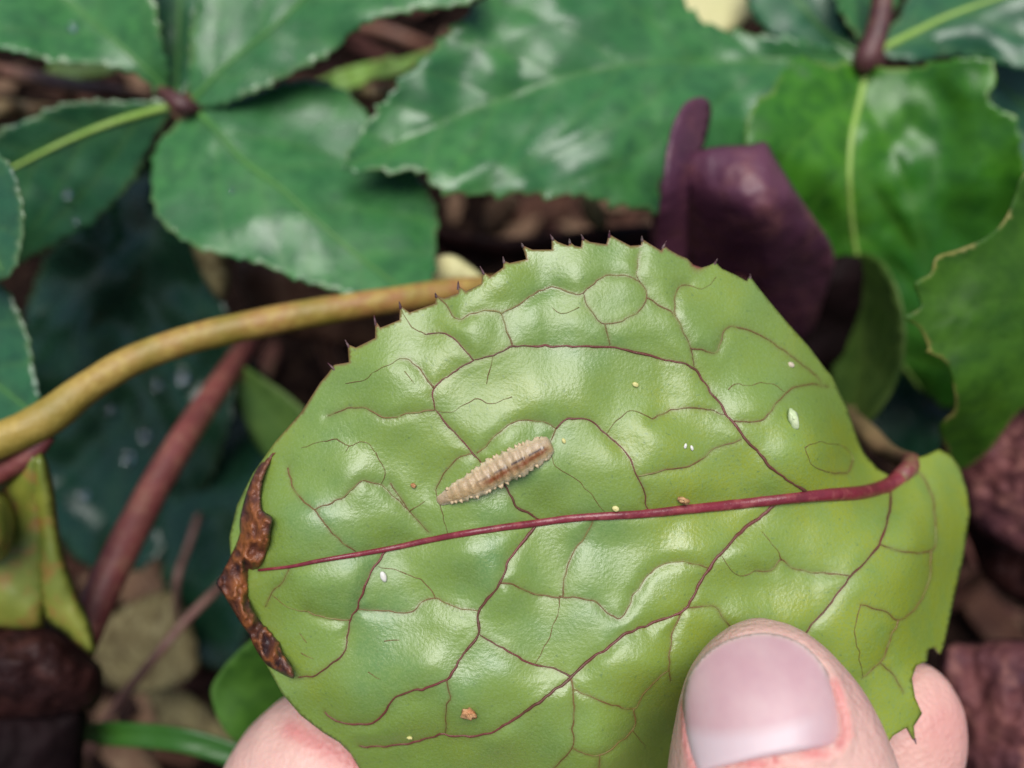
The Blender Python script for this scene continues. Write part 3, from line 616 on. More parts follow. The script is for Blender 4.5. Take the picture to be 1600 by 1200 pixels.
BASE_OUT = [(470,645),(500,598),(512,584),(519,574),(522,570),(545,566),(543,538),(556,543),(586,528),(586,501),(594,512),(624,500),(625,477),(640,488),(680,474),(681,461),(694,466),(716,458),(716,446),(728,455),(752,443),(754,424),(766,432),(786,418),(787,407),(796,411),(823,405),(820,394),(816,383),(832,390),(862,390),(862,371),(872,378),(888,384),(890,377),(898,384),(908,386),(910,371),(922,378),(948,382),(952,366),(966,374),(985,384),(1002,383),(1003,373),(1014,380),(1034,392),(1038,383),(1046,390),(1060,398),(1074,404),(1084,414),(1096,418),(1108,415),(1118,410),(1128,420),(1150,430),(1168,440),(1172,432),(1182,445),(1200,468),(1230,504),(1265,543),(1290,577),(1300,588),(1306,600),(1325,640),(1338,680),(1350,708),(1372,733),(1392,744),(1408,728),(1424,718),(1446,712),(1468,702),(1486,712),(1500,730),(1512,768),(1516,800),(1506,870),(1491,935),(1476,1008),(1470,1022),(1462,1012),(1452,1014),(1449,1033),(1432,1040),(1425,1060),(1430,1090),(1441,1115),(1428,1135),(1430,1158),(1418,1136),(1395,1150),(1375,1180),(1330,1215),(1250,1230),(1100,1245),(1000,1255),(900,1272),(750,1268),(620,1235),(562,1202),(548,1178),(530,1160),(505,1145),(470,1118),(440,1083),(425,1055),(405,1020),(383,980),(372,930),(362,890),(358,840),(370,790),(395,740),(430,690)]
H_CTRL = [(600,560,.0705),(800,450,.071),(1000,420,.072),(1150,450,.0745),(1240,520,.0775),(1310,615,.081),(1345,700,.083),(1390,745,.083),
          (1420,728,.0845),(1470,712,.088),(1510,780,.088),(1500,900,.086),(1470,1015,.082),
          (1250,620,.0745),(1300,700,.0755),(1150,600,.0725),(1000,600,.0706),(800,650,.0697),(600,700,.0700),(480,720,.0712),(430,700,.0735),(372,800,.0755),(360,850,.0757),(420,800,.0722),
          (440,890,.0712),(600,862,.0706),(800,822,.0703),(1000,803,.0706),(1200,783,.0725),(1330,771,.0765),
          (1330,850,.0745),(1430,850,.0775),(1400,960,.0755),(1430,1090,.0765),(1250,930,.0725),(1200,1050,.0727),(1320,1120,.0745),(1250,1200,.0745),
          (1000,900,.0700),(900,1000,.0695),(700,950,.0700),(550,950,.0708),(480,1040,.0722),(440,1075,.0742),(400,1000,.0740),(520,1145,.0745),
          (700,1100,.0703),(900,1120,.0698),(960,1180,.0708),(800,1230,.0735),(1030,1060,.0708),(1040,1150,.0765),(1060,1210,.079),(600,1215,.0755)]
dleaf0 = tps(H_CTRL)
VA = [catmull(v, 5) for _, v in VEINS]
BIG = [w > 2.5 for w, _ in VEINS]
VA = [v + (np.stack([vnoise(v[:, 0] / 11, v[:, 1] / 11, 3 + i), vnoise(v[:, 0] / 11, v[:, 1] / 11, 60 + i)], 1) - .5) * 4.0 * np.minimum(1, np.minimum(np.arange(len(v)), np.arange(len(v))[::-1]) / 3)[:, None] for i, v in enumerate(VA)]
MC = catmull(MID, 6)
SA = np.concatenate([v[:-1] for v, g in zip(VA, BIG) if g] + [MC[:-1]]); SB = np.concatenate([v[1:] for v, g in zip(VA, BIG) if g] + [MC[1:]])
def hdepth(u, v):
    q = np.stack([np.asarray(u, float), np.asarray(v, float)], -1).reshape(-1, 2)
    dv = segdist(q, SA, SB); dm = segdist(q, MC[:-1], MC[1:])
    d = dleaf0(q[:, 0], q[:, 1])
    lo = fnoise(q[:, 0] / 120, q[:, 1] / 120, 31, 2) - .5; hi = vnoise(q[:, 0] / 55, q[:, 1] / 55, 12) - .5
    d = d - .00030 * (1 - np.exp(-dv / 17)) + .0024 * lo + .00042 * hi * np.minimum(1, dv / 16) + .00035 * np.exp(-dm / 30)
    return d, dv, dm

def held_mat():
    m, nt, b, o = newmat('leaf_underside')
    t = attr(nt, 'tone')
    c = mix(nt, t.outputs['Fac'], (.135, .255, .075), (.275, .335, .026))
    c = mix(nt, noise_fac(nt, 260, 4, .4, .72), c, (.20, .30, .045))
    c = mix(nt, noise_fac(nt, 5200, 2, .45, .8), c, (.23, .33, .10))
    c = mix(nt, mathn(nt, 'MULTIPLY', noise_fac(nt, 2600, 2, .66, .72), .5), c, (.10, .17, .04))
    v = attr(nt, 'vein'); c = mix(nt, mathn(nt, 'MULTIPLY', v.outputs['Fac'], .55), c, (.15, .09, .03))
    e = attr(nt, 'edge'); c = mix(nt, mathn(nt, 'MULTIPLY', e.outputs['Fac'], .9), c, (.20, .05, .035))
    nt.links.new(c, b.inputs['Base Color'])
    r = N(nt, 'ShaderNodeMapRange'); r.inputs[3].default_value = .30; r.inputs[4].default_value = .45
    nt.links.new(noise_fac(nt, 130, 5), r.inputs[0]); nt.links.new(r.outputs[0], b.inputs['Roughness'])
    b.inputs['Specular IOR Level'].default_value = .8
    h = mathn(nt, 'ADD', noise_fac(nt, 3600, 3, .2, .8), mathn(nt, 'MULTIPLY', noise_fac(nt, 1100, 4, .2, .8), .7))
    bump(nt, b, h, .34, .00008)
    translucent(nt, b, o, c, .16)
    return m
M['held'] = held_mat()
M['midrib'] = simple_mat('midrib_red', (.20, .022, .035), (.13, .018, .025), (.27, .06, .06), scale=300, rough=.33, spec=.5, bscale=2500, bstr=.3, bdist=.0001)
M['vein_red'] = simple_mat('vein_red', (.15, .035, .03), (.10, .04, .022), scale=300, rough=.45)
M['vein_brown'] = simple_mat('vein_brown', (.17, .10, .03), (.12, .06, .022), (.20, .22, .06), scale=160, rough=.45)

hl = root('hellebore_leaf', 'large pale green leaf held underside up with dark red midrib, branching veins and toothed edge', 'leaf', P(1420, 733, .0848))
poly = lin(BASE_OUT, 5.0)
uv, fc = triangulate(poly, 4.6)
d, dv, dm = hdepth(uv[:, 0], uv[:, 1])
de = segdist(uv, poly, np.roll(poly, -1, 0))
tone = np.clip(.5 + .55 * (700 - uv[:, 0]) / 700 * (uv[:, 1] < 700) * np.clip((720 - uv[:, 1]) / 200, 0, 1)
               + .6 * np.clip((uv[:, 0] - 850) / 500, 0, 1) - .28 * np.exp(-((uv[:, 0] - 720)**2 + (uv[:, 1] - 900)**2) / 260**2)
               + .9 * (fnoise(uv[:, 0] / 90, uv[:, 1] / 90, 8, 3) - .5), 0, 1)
upper = np.clip((720 - uv[:, 1]) / 60, 0, 1) * np.clip((1120 - uv[:, 0]) / 60, 0, 1)
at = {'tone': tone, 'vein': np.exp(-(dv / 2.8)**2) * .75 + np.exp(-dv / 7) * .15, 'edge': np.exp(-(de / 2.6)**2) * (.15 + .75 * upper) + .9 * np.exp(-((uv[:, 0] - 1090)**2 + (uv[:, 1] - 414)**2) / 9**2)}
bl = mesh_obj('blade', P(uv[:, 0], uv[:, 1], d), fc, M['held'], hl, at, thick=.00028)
n = len(MC); dd, _, _ = hdepth(MC[:, 0], MC[:, 1])
wm = np.interp(np.arange(n) / (n - 1), [0, .15, .5, .8, 1], [4, 8, 13, 18, 27])
tube('midrib', P(MC[:, 0], MC[:, 1], dd - .00012), wm / 2 * dd / F, M['midrib'], hl, n=14, noise=.10, flat=.85)
for (w, _), v in zip(VEINS, VA):
    dd, _, _ = hdepth(v[:, 0], v[:, 1]); k = len(v)
    ww = w * np.linspace(1, .6, k) * (.55 + .7 * vnoise(v[:, 0] / 13, v[:, 1] / 13, 40)) * (1 if w > 3.9 else .85); ww[-1] *= .3
    tube('vein', P(v[:, 0], v[:, 1], dd - .00003), ww * (.40 if w > 3.9 else .46) * dd / F, M['vein_red'] if w > 3.9 else M['vein_brown'], hl, n=6, flat=.8)
# leaf stalk: tan, running away behind the blade to the soil
g0 = P(1300, 640, .2); 
pt = np.array([P(1404, 748, .0838), P(1420, 733, .0848), P(1424, 722, .0870), P(1408, 718, .0925), P(1378, 699, .098), P(1345, 668, .105), P(1300, 640, .13), P(1270, 640, .17), P(1260, 660, ground_depth(1260, 660) + .004)])
pc = catmull(pt * 1000, 3) / 1000
tube('petiole', pc, np.interp(np.linspace(0, 1, len(pc)), [0, .1, .3, 1], [.00085, .0010, .0014, .0019]), M['stem_petiole'], hl, n=12, attrs={'along': np.clip(1 - np.linspace(0, 5, len(pc)), 0, 1)})
# little thorn tips on the teeth of the upper margin
M['thorn'] = simple_mat('thorn_tip', (.09, .02, .04), (.30, .22, .20), scale=900, rough=.35)
for (x, y, ox, oy) in [(543,538,-4,-9),(586,501,-3,-9),(625,477,-2,-9),(681,461,-3,-8),(716,446,-2,-9),(754,424,-3,-9),(787,407,-2,-9),(816,383,-1,-7),(862,371,-1,-9),(890,377,-2,-8),(910,371,-1,-9),(952,366,-1,-9),(1003,373,1,-9),(1038,383,3,-9),(1118,410,2,-6),(1172,432,2,-7),(1430,1158,1,8),(519,574,-5,-7)]:
    dd = hdepth(np.array([x]), np.array([y]))[0][0]
    f_ = random.uniform(.45, 1.0); ox = ox * f_ + random.uniform(-2.5, 1.5); oy *= f_
    pts = P(np.array([x - ox * .9, x, x + ox * .6, x + ox]), np.array([y - oy * .9, y, y + oy * .6, y + oy]), np.array([dd, dd - .0001, dd - .0003, dd - .0006]))
    tube('thorn', pts, np.array([.00013, .00010, .00006, .00002]), M['thorn'], hl, n=6)
# withered, curled brown margin
def crust_mat():
    m, nt, b, o = newmat('withered_margin')
    a_ = attr(nt, 'ridge')
    c = mix(nt, noise_fac(nt, 420, 5, .38, .62), (.03, .013, .014), (.15, .045, .018))
    c = mix(nt, mathn(nt, 'MULTIPLY', a_.outputs['Fac'], .75), c, (.30, .095, .022))
    e = attr(nt, 'edge'); c = mix(nt, mathn(nt, 'MULTIPLY', e.outputs['Fac'], .7), c, (.045, .03, .05))
    nt.links.new(c, b.inputs['Base Color']); b.inputs['Roughness'].default_value = .42
    bump(nt, b, noise_fac(nt, 1300, 5, .2, .8), .7, .0003)
    return m
CR = [(428,708),(415,715),(400,735),(385,770),(375,810),(373,838),(362,865),(347,895),(338,912),(350,930),(365,955),(375,972),(388,990),(398,1012),(415,1037),(435,1050),(459,1060),(456,1040),(442,1020),(435,1000),(422,985),(405,968),(394,950),(388,930),(392,900),(410,880),(420,855),(424,825),(425,808),(412,798),(408,780),(412,750),(421,730)]
cp = catmull(CR, 4, True); uv, fc = triangulate(cp, 3.4)
de = segdist(uv, cp, np.roll(cp, -1, 0))
nz = np.abs(fnoise(uv[:, 0] / 16, uv[:, 1] / 30, 77, 3) - .5) * 2
hd = hdepth(uv[:, 0], uv[:, 1])[0]
hd = np.minimum(hd, .0745)
dd = hd - .0006 - .0016 * np.sqrt(np.clip(de / 18, 0, 1)) + .0018 * nz - .0022 * (fnoise(uv[:, 0] / 45, uv[:, 1] / 45, 5, 2) - .5)
mesh_obj('withered_edge', P(uv[:, 0], uv[:, 1], dd), fc, crust_mat(), hl, {'ridge': np.clip(1 - nz * 3.2, 0, 1), 'edge': np.exp(-de / 5) * (fnoise(uv[:, 0] / 50, uv[:, 1] / 50, 9, 2) > .48)}, thick=.0003)

# ------------------------------------------------------------------ hoverfly larva
def larva():
    ctr = catmull([(682, 784), (700, 776), (740, 757), (775, 738), (805, 723), (835, 707), (862, 693)], 1.6)
    n = len(ctr); K = 44
    s = np.linspace(0, 1, n)
    hw = np.interp(s, [0, .02, .06, .15, .3, .5, .7, .85, .94, .985, 1], [1, 6, 9.5, 14, 20, 23.5, 24, 20.5, 18, 13, 5])       # half width px
    sc = .0695 / F
    base = hdepth(ctr[:, 0], ctr[:, 1])[0]; base = np.convolve(np.pad(base, 8, 'edge'), np.ones(17) / 17, 'valid')
    seg = .5 + .5 * np.cos(s * 2 * np.pi * 15)
    hw = hw * (1 - .07 * seg)
    ht = hw * .85 * sc
    t = np.gradient(ctr, axis=0); t /= np.linalg.norm(t, axis=1)[:, None]; nr = np.stack([-t[:, 1], t[:, 0]], 1)   # towards image bottom
    V = []; Cc = []
    ang = np.arange(K) * 2 * np.pi / K
    for i in range(n):
        for a_ in ang:
            x = math.cos(a_); z = math.sin(a_)                     # x: +1 lower side, z: +1 towards viewer
            spike = max(0, math.cos(s[i] * 2 * math.pi * 22 + (0 if x > 0 else 1.3)))**3
            lateral = math.exp(-((z - .05) / .28)**2)
            fr = 1 + lateral * (.10 * spike + .26 * (vnoise(s[i] * 34, (x > 0) * 7.0, 21) - .4)) + .05 * (vnoise(s[i] * 90, a_ * 5, 4) - .5) + .10 * (vnoise(s[i] * 40, a_ * 3, 9) - .5)
            # raised rows of warts on the back
            fr += .05 * spike * math.exp(-((abs(x) - .55) / .15)**2) * (z > 0)
            u = ctr[i, 0] + nr[i, 0] * hw[i] * x * fr; v = ctr[i, 1] + nr[i, 1] * hw[i] * x * fr
            d = base[i] - ht[i] * .82 - z * ht[i] * fr + .0002
            V.append((u, v, d))
            col = np.array([.46, .31, .15])
            col = col * (1 - .15 * seg[i])
            grey = np.array([.46, .36, .25]); col = col + (grey - col) * np.clip(.8 * math.exp(-((x + .45) / .4)**2), 0, 1) * (.3 + .7 * s[i])
            # brown gut showing on the lower side of the back line
            br = math.exp(-((x - .30) / .22)**2) * (z > 0) * np.clip((s[i] - .30) / .15, 0, 1) * np.clip((.97 - s[i]) / .05, 0, 1)
            br *= .45 + .75 * vnoise(s[i] * 16, x * 3, 6)
            col = col + (np.array([.19, .055, .012]) - col) * np.clip(br * 1.25, 0, 1)
            # pale fat margin
            col = col + (np.array([.62, .52, .36]) - col) * math.exp(-((abs(x) - .92) / .16)**2) * .7
            # thin dark vessel down the back, broken between segments
            ln = 1.2 * math.exp(-((x + .02) / .075)**2) * (z > 0) * (.28 < s[i] < .93) * (1 if (s[i] * 6.5) % 1 > .2 else .12) * np.clip(s[i] * 1.6 - .2, 0, 1)
            col = col + (np.array([.045, .03, .035]) - col) * np.clip(ln, 0, 1)
            tick = math.exp(-((x + .05) / .16)**2) * (z > 0) * (abs(((s[i] * 6.5) % 1) - .9) < .05) * (s[i] > .35)
            col = col + (np.array([.72, .62, .50]) - col) * .7 * tick
            if s[i] < .1: col = col * .75 + np.array([.26, .22, .20]) * .25
            Cc.append(col)
    V = np.array(V); W = P(V[:, 0], V[:, 1], V[:, 2]); Fc = []
    for i in range(n - 1):
        for j in range(K): q = i * K + j; r = i * K + (j + 1) % K; Fc.append((q, q + K, r + K, r))
    Fc.append(list(range(K))); Fc.append([(n - 1) * K + j for j in range(K)][::-1])
    m, nt, b, o = newmat('larva_skin')
    c = attr(nt, 'Col'); cc = mix(nt, noise_fac(nt, 2600, 4, .45, .75), c.outputs['Color'], (.62, .48, .33), 'MIX')
    cc = mix(nt, .2, c.outputs['Color'], cc)
    nt.links.new(cc, b.inputs['Base Color']); b.inputs['Roughness'].default_value = .42
    b.inputs['Subsurface Weight'].default_value = .25; b.inputs['Subsurface Radius'].default_value = (1, .6, .3); b.inputs['Subsurface Scale'].default_value = .0003
    bump(nt, b, noise_fac(nt, 3000, 4, .2, .8), .6, .0001)
    rt = root('hoverfly_larva', 'cream and brown spiny-edged larva with a dark back line lying on the held leaf', 'larva', P(772, 740, .0697))
    mesh_obj('body', W, Fc, m, rt, {'Col': np.array(Cc)})
    # soft spines along both margins
    ms = simple_mat('larva_spine', (.56, .43, .27), (.48, .35, .20), scale=900, rough=.45)
    for k in range(26):
        for sg in (-1, 1):
            if random.random() < .3: continue
            i = int((.06 + .9 * (k + .5 * (sg > 0) + random.uniform(-.4, .4)) / 26.5) * (n - 1))
            L = random.uniform(.5, 4.5)
            x0 = hw[i] * .9; x1 = hw[i] * 1.0 + L; tt = random.uniform(-2.5, 1.5)
            pp = [ctr[i] + nr[i] * sg * x0, ctr[i] + nr[i] * sg * (x0 + x1) / 2 + t[i] * tt * .5, ctr[i] + nr[i] * sg * x1 + t[i] * tt]
            dz = base[i] - ht[i] * .85
            tube('spine', P(np.array([q[0] for q in pp]), np.array([q[1] for q in pp]), np.array([dz, dz - .00008, dz - .0001])), np.array([.00020, .00013, .00002]), ms, rt, n=6)
    # two small breathing tubes at the blunt end
larva()

# ------------------------------------------------------------------ specks on the held leaf
def pebble(name, label, cat, u, v, lx, ly, rot, h, mat, group=None, rough=.15, sunk=.2):
    d0 = hdepth(np.array([u]), np.array([v]))[0][0]; sc = d0 / F; V = []; Fc = []; nu, nv = 14, 9
    ca, sa = math.cos(rot), math.sin(rot)
    for i in range(nv + 1):
        th = math.pi * i / nv
        for j in range(nu):
            ph = 2 * math.pi * j / nu; k = 1 + rough * (vnoise(i * 1.1 + u, j * 1.3 + v, 3) - .5) * 2
            x = math.sin(th) * math.cos(ph) * lx / 2 * k; y = math.sin(th) * math.sin(ph) * ly / 2 * k; z = math.cos(th) * h * k
            V.append((u + x * ca - y * sa, v + x * sa + y * ca, d0 - h * (1 - sunk) - z))
    for i in range(nv):
        for j in range(nu): q = i * nu + j; r = i * nu + (j + 1) % nu; Fc.append((q, r, r + nu, q + nu))
    V = np.array(V); o = mesh_obj(name, P(V[:, 0], V[:, 1], V[:, 2]), Fc, mat)
    tag(o, label, cat, group); return o
M['egg'] = simple_mat('egg_white', (.62, .58, .50), (.68, .66, .60), scale=900, rough=.35)
M['egg_pink'] = simple_mat('egg_pink', (.55, .45, .34), (.50, .42, .30), scale=900, rough=.45)
M['egg_yellow'] = simple_mat('egg_yellow', (.55, .50, .16), (.62, .56, .25), scale=900, rough=.4)
M['aphid'] = simple_mat('aphid_pale', (.42, .52, .26), (.55, .60, .36), scale=900, rough=.35)
M['crumb'] = simple_mat('crumb_rust', (.42, .17, .06), (.55, .36, .18), (.22, .08, .03), scale=1500, rough=.6)
pebble('insect_egg', 'white oval egg on the held leaf just below the midrib', 'egg', 599, 901, 10, 18, -.35, .00022, M['egg'], rough=.04)
pebble('aphid', 'pale aphid skin stuck near the folded edge of the held leaf', 'aphid', 1240, 655, 17, 36, -.25, .0004, M['aphid'], rough=.2)
pebble('insect_egg', 'pale yellow egg on the held leaf under the long upper vein', 'egg', 993, 601, 11, 8, .5, .00016, M['egg_yellow'], rough=.1)
pebble('insect_egg', 'yellow egg beside the midrib of the held leaf', 'egg', 962, 795, 12, 9, .4, .00017, M['egg_yellow'], rough=.1)
pebble('insect_egg', 'tiny yellow egg next to the blunt end of the larva', 'egg', 881, 689, 6, 9, -.4, .00012, M['egg_yellow'], rough=.1)
pebble('insect_egg', 'pale pinkish egg high on the folded edge of the held leaf', 'egg', 1236, 570, 11, 8, .3, .00014, M['egg_pink'], rough=.2)
for x, y, r in ((1071, 697, .2), (1081, 700, -.3)):
    pebble('insect_egg', 'tiny white egg, one of a pair above the midrib', 'egg', x, y, 5, 9, r, .00013, M['egg'], 'pair of tiny eggs above the midrib', rough=.05)
pebble('plant_crumb', 'rusty crumb lying near the lower edge of the held leaf', 'crumb', 732, 1116, 24, 18, .4, .0004, M['crumb'], rough=.5)
pebble('plant_crumb', 'pinkish brown crumb resting against the midrib', 'crumb', 1068, 782, 20, 11, .3, .0004, M['crumb'], rough=.35)
pebble('plant_crumb', 'tiny orange crumb left of the larva head', 'crumb', 646, 759, 9, 7, .3, .0002, M['crumb'], rough=.4)
pebble('plant_crumb', 'minute pale crumb between the egg and the lower edge', 'crumb', 640, 1153, 9, 6, 0, .00015, M['egg_yellow'], rough=.4)

# ------------------------------------------------------------------ hand
def loft(secs, step_mm=1.2, K=28, capr=True):
    """secs: (u, v, d, half width mm, half thickness mm); returns verts, faces of a closed tube"""
    s = np.array(secs, float); w = P(s[:, 0], s[:, 1], s[:, 2]) * 1000
    c = catmull(np.concatenate([w, s[:, 3:5]], 1), step_mm)
    p = c[:, :3]; t = np.gradient(p, axis=0); t /= np.linalg.norm(t, axis=1)[:, None] + 1e-9
    V = []; ang = np.arange(K) * 2 * np.pi / K; m = len(c)
    for i in range(m):
        sd_ = np.cross(t[i], -FWD); sd_ /= np.linalg.norm(sd_) + 1e-9; nn = np.cross(sd_, t[i])
        ca, sa = np.cos(ang), np.sin(ang); e = .88
        V.append(p[i] + (np.sign(ca) * np.abs(ca)**e * max(c[i, 3], .05))[:, None] * sd_ + (np.sign(sa) * np.abs(sa)**e * max(c[i, 4], .05))[:, None] * nn)
    V = np.concatenate(V) / 1000; Fc = []
    for i in range(m - 1):
        for j in range(K): q = i * K + j; r = i * K + (j + 1) % K; Fc.append((q, r, r + K, q + K))
    Fc.append(list(range(K))[::-1]); Fc.append([(m - 1) * K + j for j in range(K)])
    return V, Fc

def hand():
    thumb = [(1193,966.5,.0672,.3,.3),(1193,969,.0671,1.3,1.1),(1193,976,.067,2.35,1.9),(1194,990,.0668,3.4,2.9),(1195,1010,.0664,4.55,3.9),(1197,1040,.066,5.7,4.9),(1201,1080,.0655,6.75,5.8),(1210,1140,.065,7.75,6.6),(1218,1200,.0645,8.45,7.2),(1226,1280,.064,9.2,7.8),(1228,1360,.064,9.6,8.3),(1215,1460,.065,9.6,8.6),(1180,1620,.068,9.8,9),(1120,1800,.074,11,10.5),(1040,1980,.083,14,13),(960,2120,.092,14,13)]
    index = [(1452,1038,.0835,.3,.3),(1447,1048,.0835,2.2,2.0),(1436,1075,.0838,4.2,3.8),(1418,1112,.0842,5.8,5.2),(1390,1160,.0848,6.9,6.0),(1330,1230,.0855,7.4,6.5),(1230,1300,.0862,7.6,6.8),(1050,1360,.087,8.2,7.4),(880,1345,.087,7.9,7.2),(700,1275,.0865,8.2,7.6),(575,1220,.086,8.8,8.2),(505,1215,.086,8.9,8.4),(462,1290,.088,8.9,8.4),(450,1420,.092,9.2,9),(480,1620,.099,10,9.8),(540,1850,.105,12,11),(600,2000,.108,13,12)]
    middle = [(1380,1420,.088,.3,.3),(1370,1425,.088,3,3),(1340,1440,.088,5.6,5.2),(1280,1470,.089,7.2,6.6),(1130,1520,.0905,7.9,7),(960,1540,.0915,8.3,7.6),(760,1500,.0925,8.6,8),(610,1460,.094,9.2,8.6),(545,1530,.097,9.2,8.8),(540,1680,.102,9.5,9.4),(580,1880,.108,11,10.5),(640,2040,.112,12,11)]
    ring = [(1320,1650,.094,.3,.3),(1310,1652,.094,3,3),(1270,1665,.094,5.6,5.2),(1180,1690,.095,7,6.6),(1020,1710,.097,7.6,7),(840,1690,.099,8.2,7.6),(700,1660,.101,8.8,8.2),(645,1730,.104,8.8,8.6),(640,1860,.108,9.2,9.2),(680,2020,.113,11,10.5),(720,2120,.116,11,11)]
    pinky = [(1240,1850,.1,.3,.3),(1230,1850,.1,2.6,2.6),(1190,1860,.1,4.8,4.6),(1090,1880,.102,6,5.6),(960,1880,.104,6.6,6),(830,1870,.107,7.2,6.8),(770,1930,.110,7.4,7.2),(770,2030,.114,8,8),(800,2160,.118,9.5,9.5),(830,2250,.12,10,10)]
    palm = [(640,1900,.105,16,10),(680,1960,.106,32,13),(720,2080,.108,40,16),(800,2250,.110,41,17),(880,2420,.112,38,18),(950,2580,.114,33,18),(1000,2720,.116,29,18.5),(1040,2880,.118,28,19),(1100,3200,.124,31,22),(1180,3700,.132,36,28),(1280,4400,.145,42,36),(1400,5200,.16,45,40),(1405,5240,.1605,30,25)]
    V, Fc = [], []; o = 0
    for sx in (thumb, index, middle, ring, pinky, palm):
        v, f = loft(sx); V.append(v); Fc += [[a_ + o for a_ in q] for q in f]; o += len(v)
    V = np.concatenate(V)
    me = bpy.data.meshes.new('tmp'); me.from_pydata(V.tolist(), [], Fc); ob = bpy.data.objects.new('tmp', me); COL.objects.link(ob)
    md = ob.modifiers.new('r', 'REMESH'); md.mode = 'VOXEL'; md.voxel_size = .00062; md.adaptivity = 0
    sm = ob.modifiers.new('s', 'SMOOTH'); sm.factor = .5; sm.iterations = 5
    dg = bpy.context.evaluated_depsgraph_get(); e = ob.evaluated_get(dg); me2 = bpy.data.meshes.new_from_object(e)
    n = len(me2.vertices); co = np.empty(n * 3); me2.vertices.foreach_get('co', co); co = co.reshape(-1, 3)
    faces = [tuple(p.vertices) for p in me2.polygons]
    bpy.data.objects.remove(ob); bpy.data.meshes.remove(me); bpy.data.meshes.remove(me2)
    # photo coordinates of every vertex, to shape the nail bed
    rel = co - CAM; dd = rel @ FWD; uu = 800 + (rel @ RGT) / dd * F; vv = 600 - (rel @ UPV) / dd * F
    NP = np.array(NAIL); nd = segdist(np.stack([uu, vv], 1), NP, np.roll(NP, -1, 0)); ins = inside(np.stack([uu, vv], 1), NP)
    front = (dd < .0655)
    sgn = np.where(ins, nd, -nd)
    push = np.where(front, np.clip(sgn / 8, 0, 1) * .00060 - .00050 * np.exp(-((sgn + 8) / 9)**2) * np.clip((vv - 1010) / 60, 0, 1), 0)
    co = co + push[:, None] * FWD
    red = np.zeros(n)
    fold = np.exp(-((sgn + 2) / 5)**2) * front * (vv > 1060)
    red = np.maximum(red, fold * 1.0)
    # red pressure crease on the bent finger
    cr = np.array([(455, 1140), (500, 1165), (560, 1195), (600, 1215)], float)
    red = np.maximum(red, np.exp(-(segdist(np.stack([uu, vv], 1), cr[:-1], cr[1:]) / 16)**2) * (dd > .07) * .8)
    red = np.maximum(red, .35 * np.exp(-((uu - 1480)**2 + (vv - 1130)**2) / 90**2) * (dd > .07))
    m, nt, b, o = newmat('skin')
    c = mix(nt, noise_fac(nt, 120, 4), (.62, .36, .305), (.67, .42, .35))
    c = mix(nt, mathn(nt, 'MULTIPLY', noise_fac(nt, 700, 3, .5, .8), .45), c, (.56, .29, .25))
    ra = attr(nt, 'red'); c = mix(nt, mathn(nt, 'MULTIPLY', ra.outputs['Fac'], .8), c, (.55, .13, .13))
    nt.links.new(c, b.inputs['Base Color']); b.inputs['Roughness'].default_value = .46; b.inputs['Specular IOR Level'].default_value = .4
    b.inputs['Subsurface Weight'].default_value = .35; b.inputs['Subsurface Radius'].default_value = (1, .35, .2); b.inputs['Subsurface Scale'].default_value = .0018
    vo = N(nt, 'ShaderNodeTexVoronoi'); vo.inputs['Scale'].default_value = 1900; tc = N(nt, 'ShaderNodeTexCoord')
    nt.links.new(tc.outputs['Object'], vo.inputs['Vector'])
    h = mathn(nt, 'ADD', vo.outputs['Distance'], mathn(nt, 'MULTIPLY', noise_fac(nt, 700, 4, .2, .8), 1.2))
    bump(nt, b, h, .6, .00014)
    rt = root('hand', 'left hand with pale skin pinching the held leaf, thumb on top and finger underneath', 'hand', P(1000, 2720, .116))
    mesh_obj('skin', co, faces, m, rt, {'red': red})
    # thumb nail
    uv, fc = triangulate(catmull(NAIL, 4, True), 4)
    npoly = catmull(NAIL, 4, True); de = segdist(uv, npoly, np.roll(npoly, -1, 0))
    # surface of the thumb under the nail: nearest front skin depth
    sel = front & (sgn > -25)
    su, sv_, sdp = uu[sel], vv[sel], dd[sel]
    A = lambda x, y: np.stack([np.ones_like(x), (x - 1195) / 100, (y - 1095) / 100, ((x - 1195) / 100)**2, ((y - 1095) / 100)**2, (x - 1195) * (y - 1095) / 1e4, ((x - 1195) / 100)**4, ((y - 1095) / 100)**3], -1)
    w = np.linalg.lstsq(A(su[sgn[sel] > 8], sv_[sgn[sel] > 8]), sdp[sgn[sel] > 8], rcond=None)[0]
    nd_ = A(uv[:, 0], uv[:, 1]) @ w - .00040 + .0011 * np.exp(-de / 3.2) * np.clip((uv[:, 1] - 1040) / 40, 0, 1)
    lun = np.clip((((uv[:, 1] - 1150) * 1.0 - (uv[:, 0] - 1190) * -.10 + ((uv[:, 0] - 1170) / 100)**2 * 16) + 18) / 22, 0, 1) * np.clip((1300 - uv[:, 0]) / 60, 0, 1)
    free = np.exp(-(de / 5.0)**2) * np.clip((1075 - uv[:, 1]) / 25, 0, 1)
    m, nt, b, o = newmat('nail')
    la = attr(nt, 'lunula'); fa = attr(nt, 'free')
    c = mix(nt, noise_fac(nt, 260, 3), (.50, .30, .315), (.55, .36, .36))
    c = mix(nt, mathn(nt, 'MULTIPLY', la.outputs['Fac'], .75), c, (.62, .50, .51)); c = mix(nt, mathn(nt, 'MULTIPLY', fa.outputs['Fac'], .7), c, (.62, .49, .40))
    nt.links.new(c, b.inputs['Base Color']); b.inputs['Roughness'].default_value = .42; b.inputs['Specular IOR Level'].default_value = .45
    b.inputs['Subsurface Weight'].default_value = .25; b.inputs['Subsurface Radius'].default_value = (1, .5, .4); b.inputs['Subsurface Scale'].default_value = .0008
    bump(nt, b, noise_fac(nt, 1500, 3, .2, .8, stretch=(1, .08, .08)), .12, .00008)
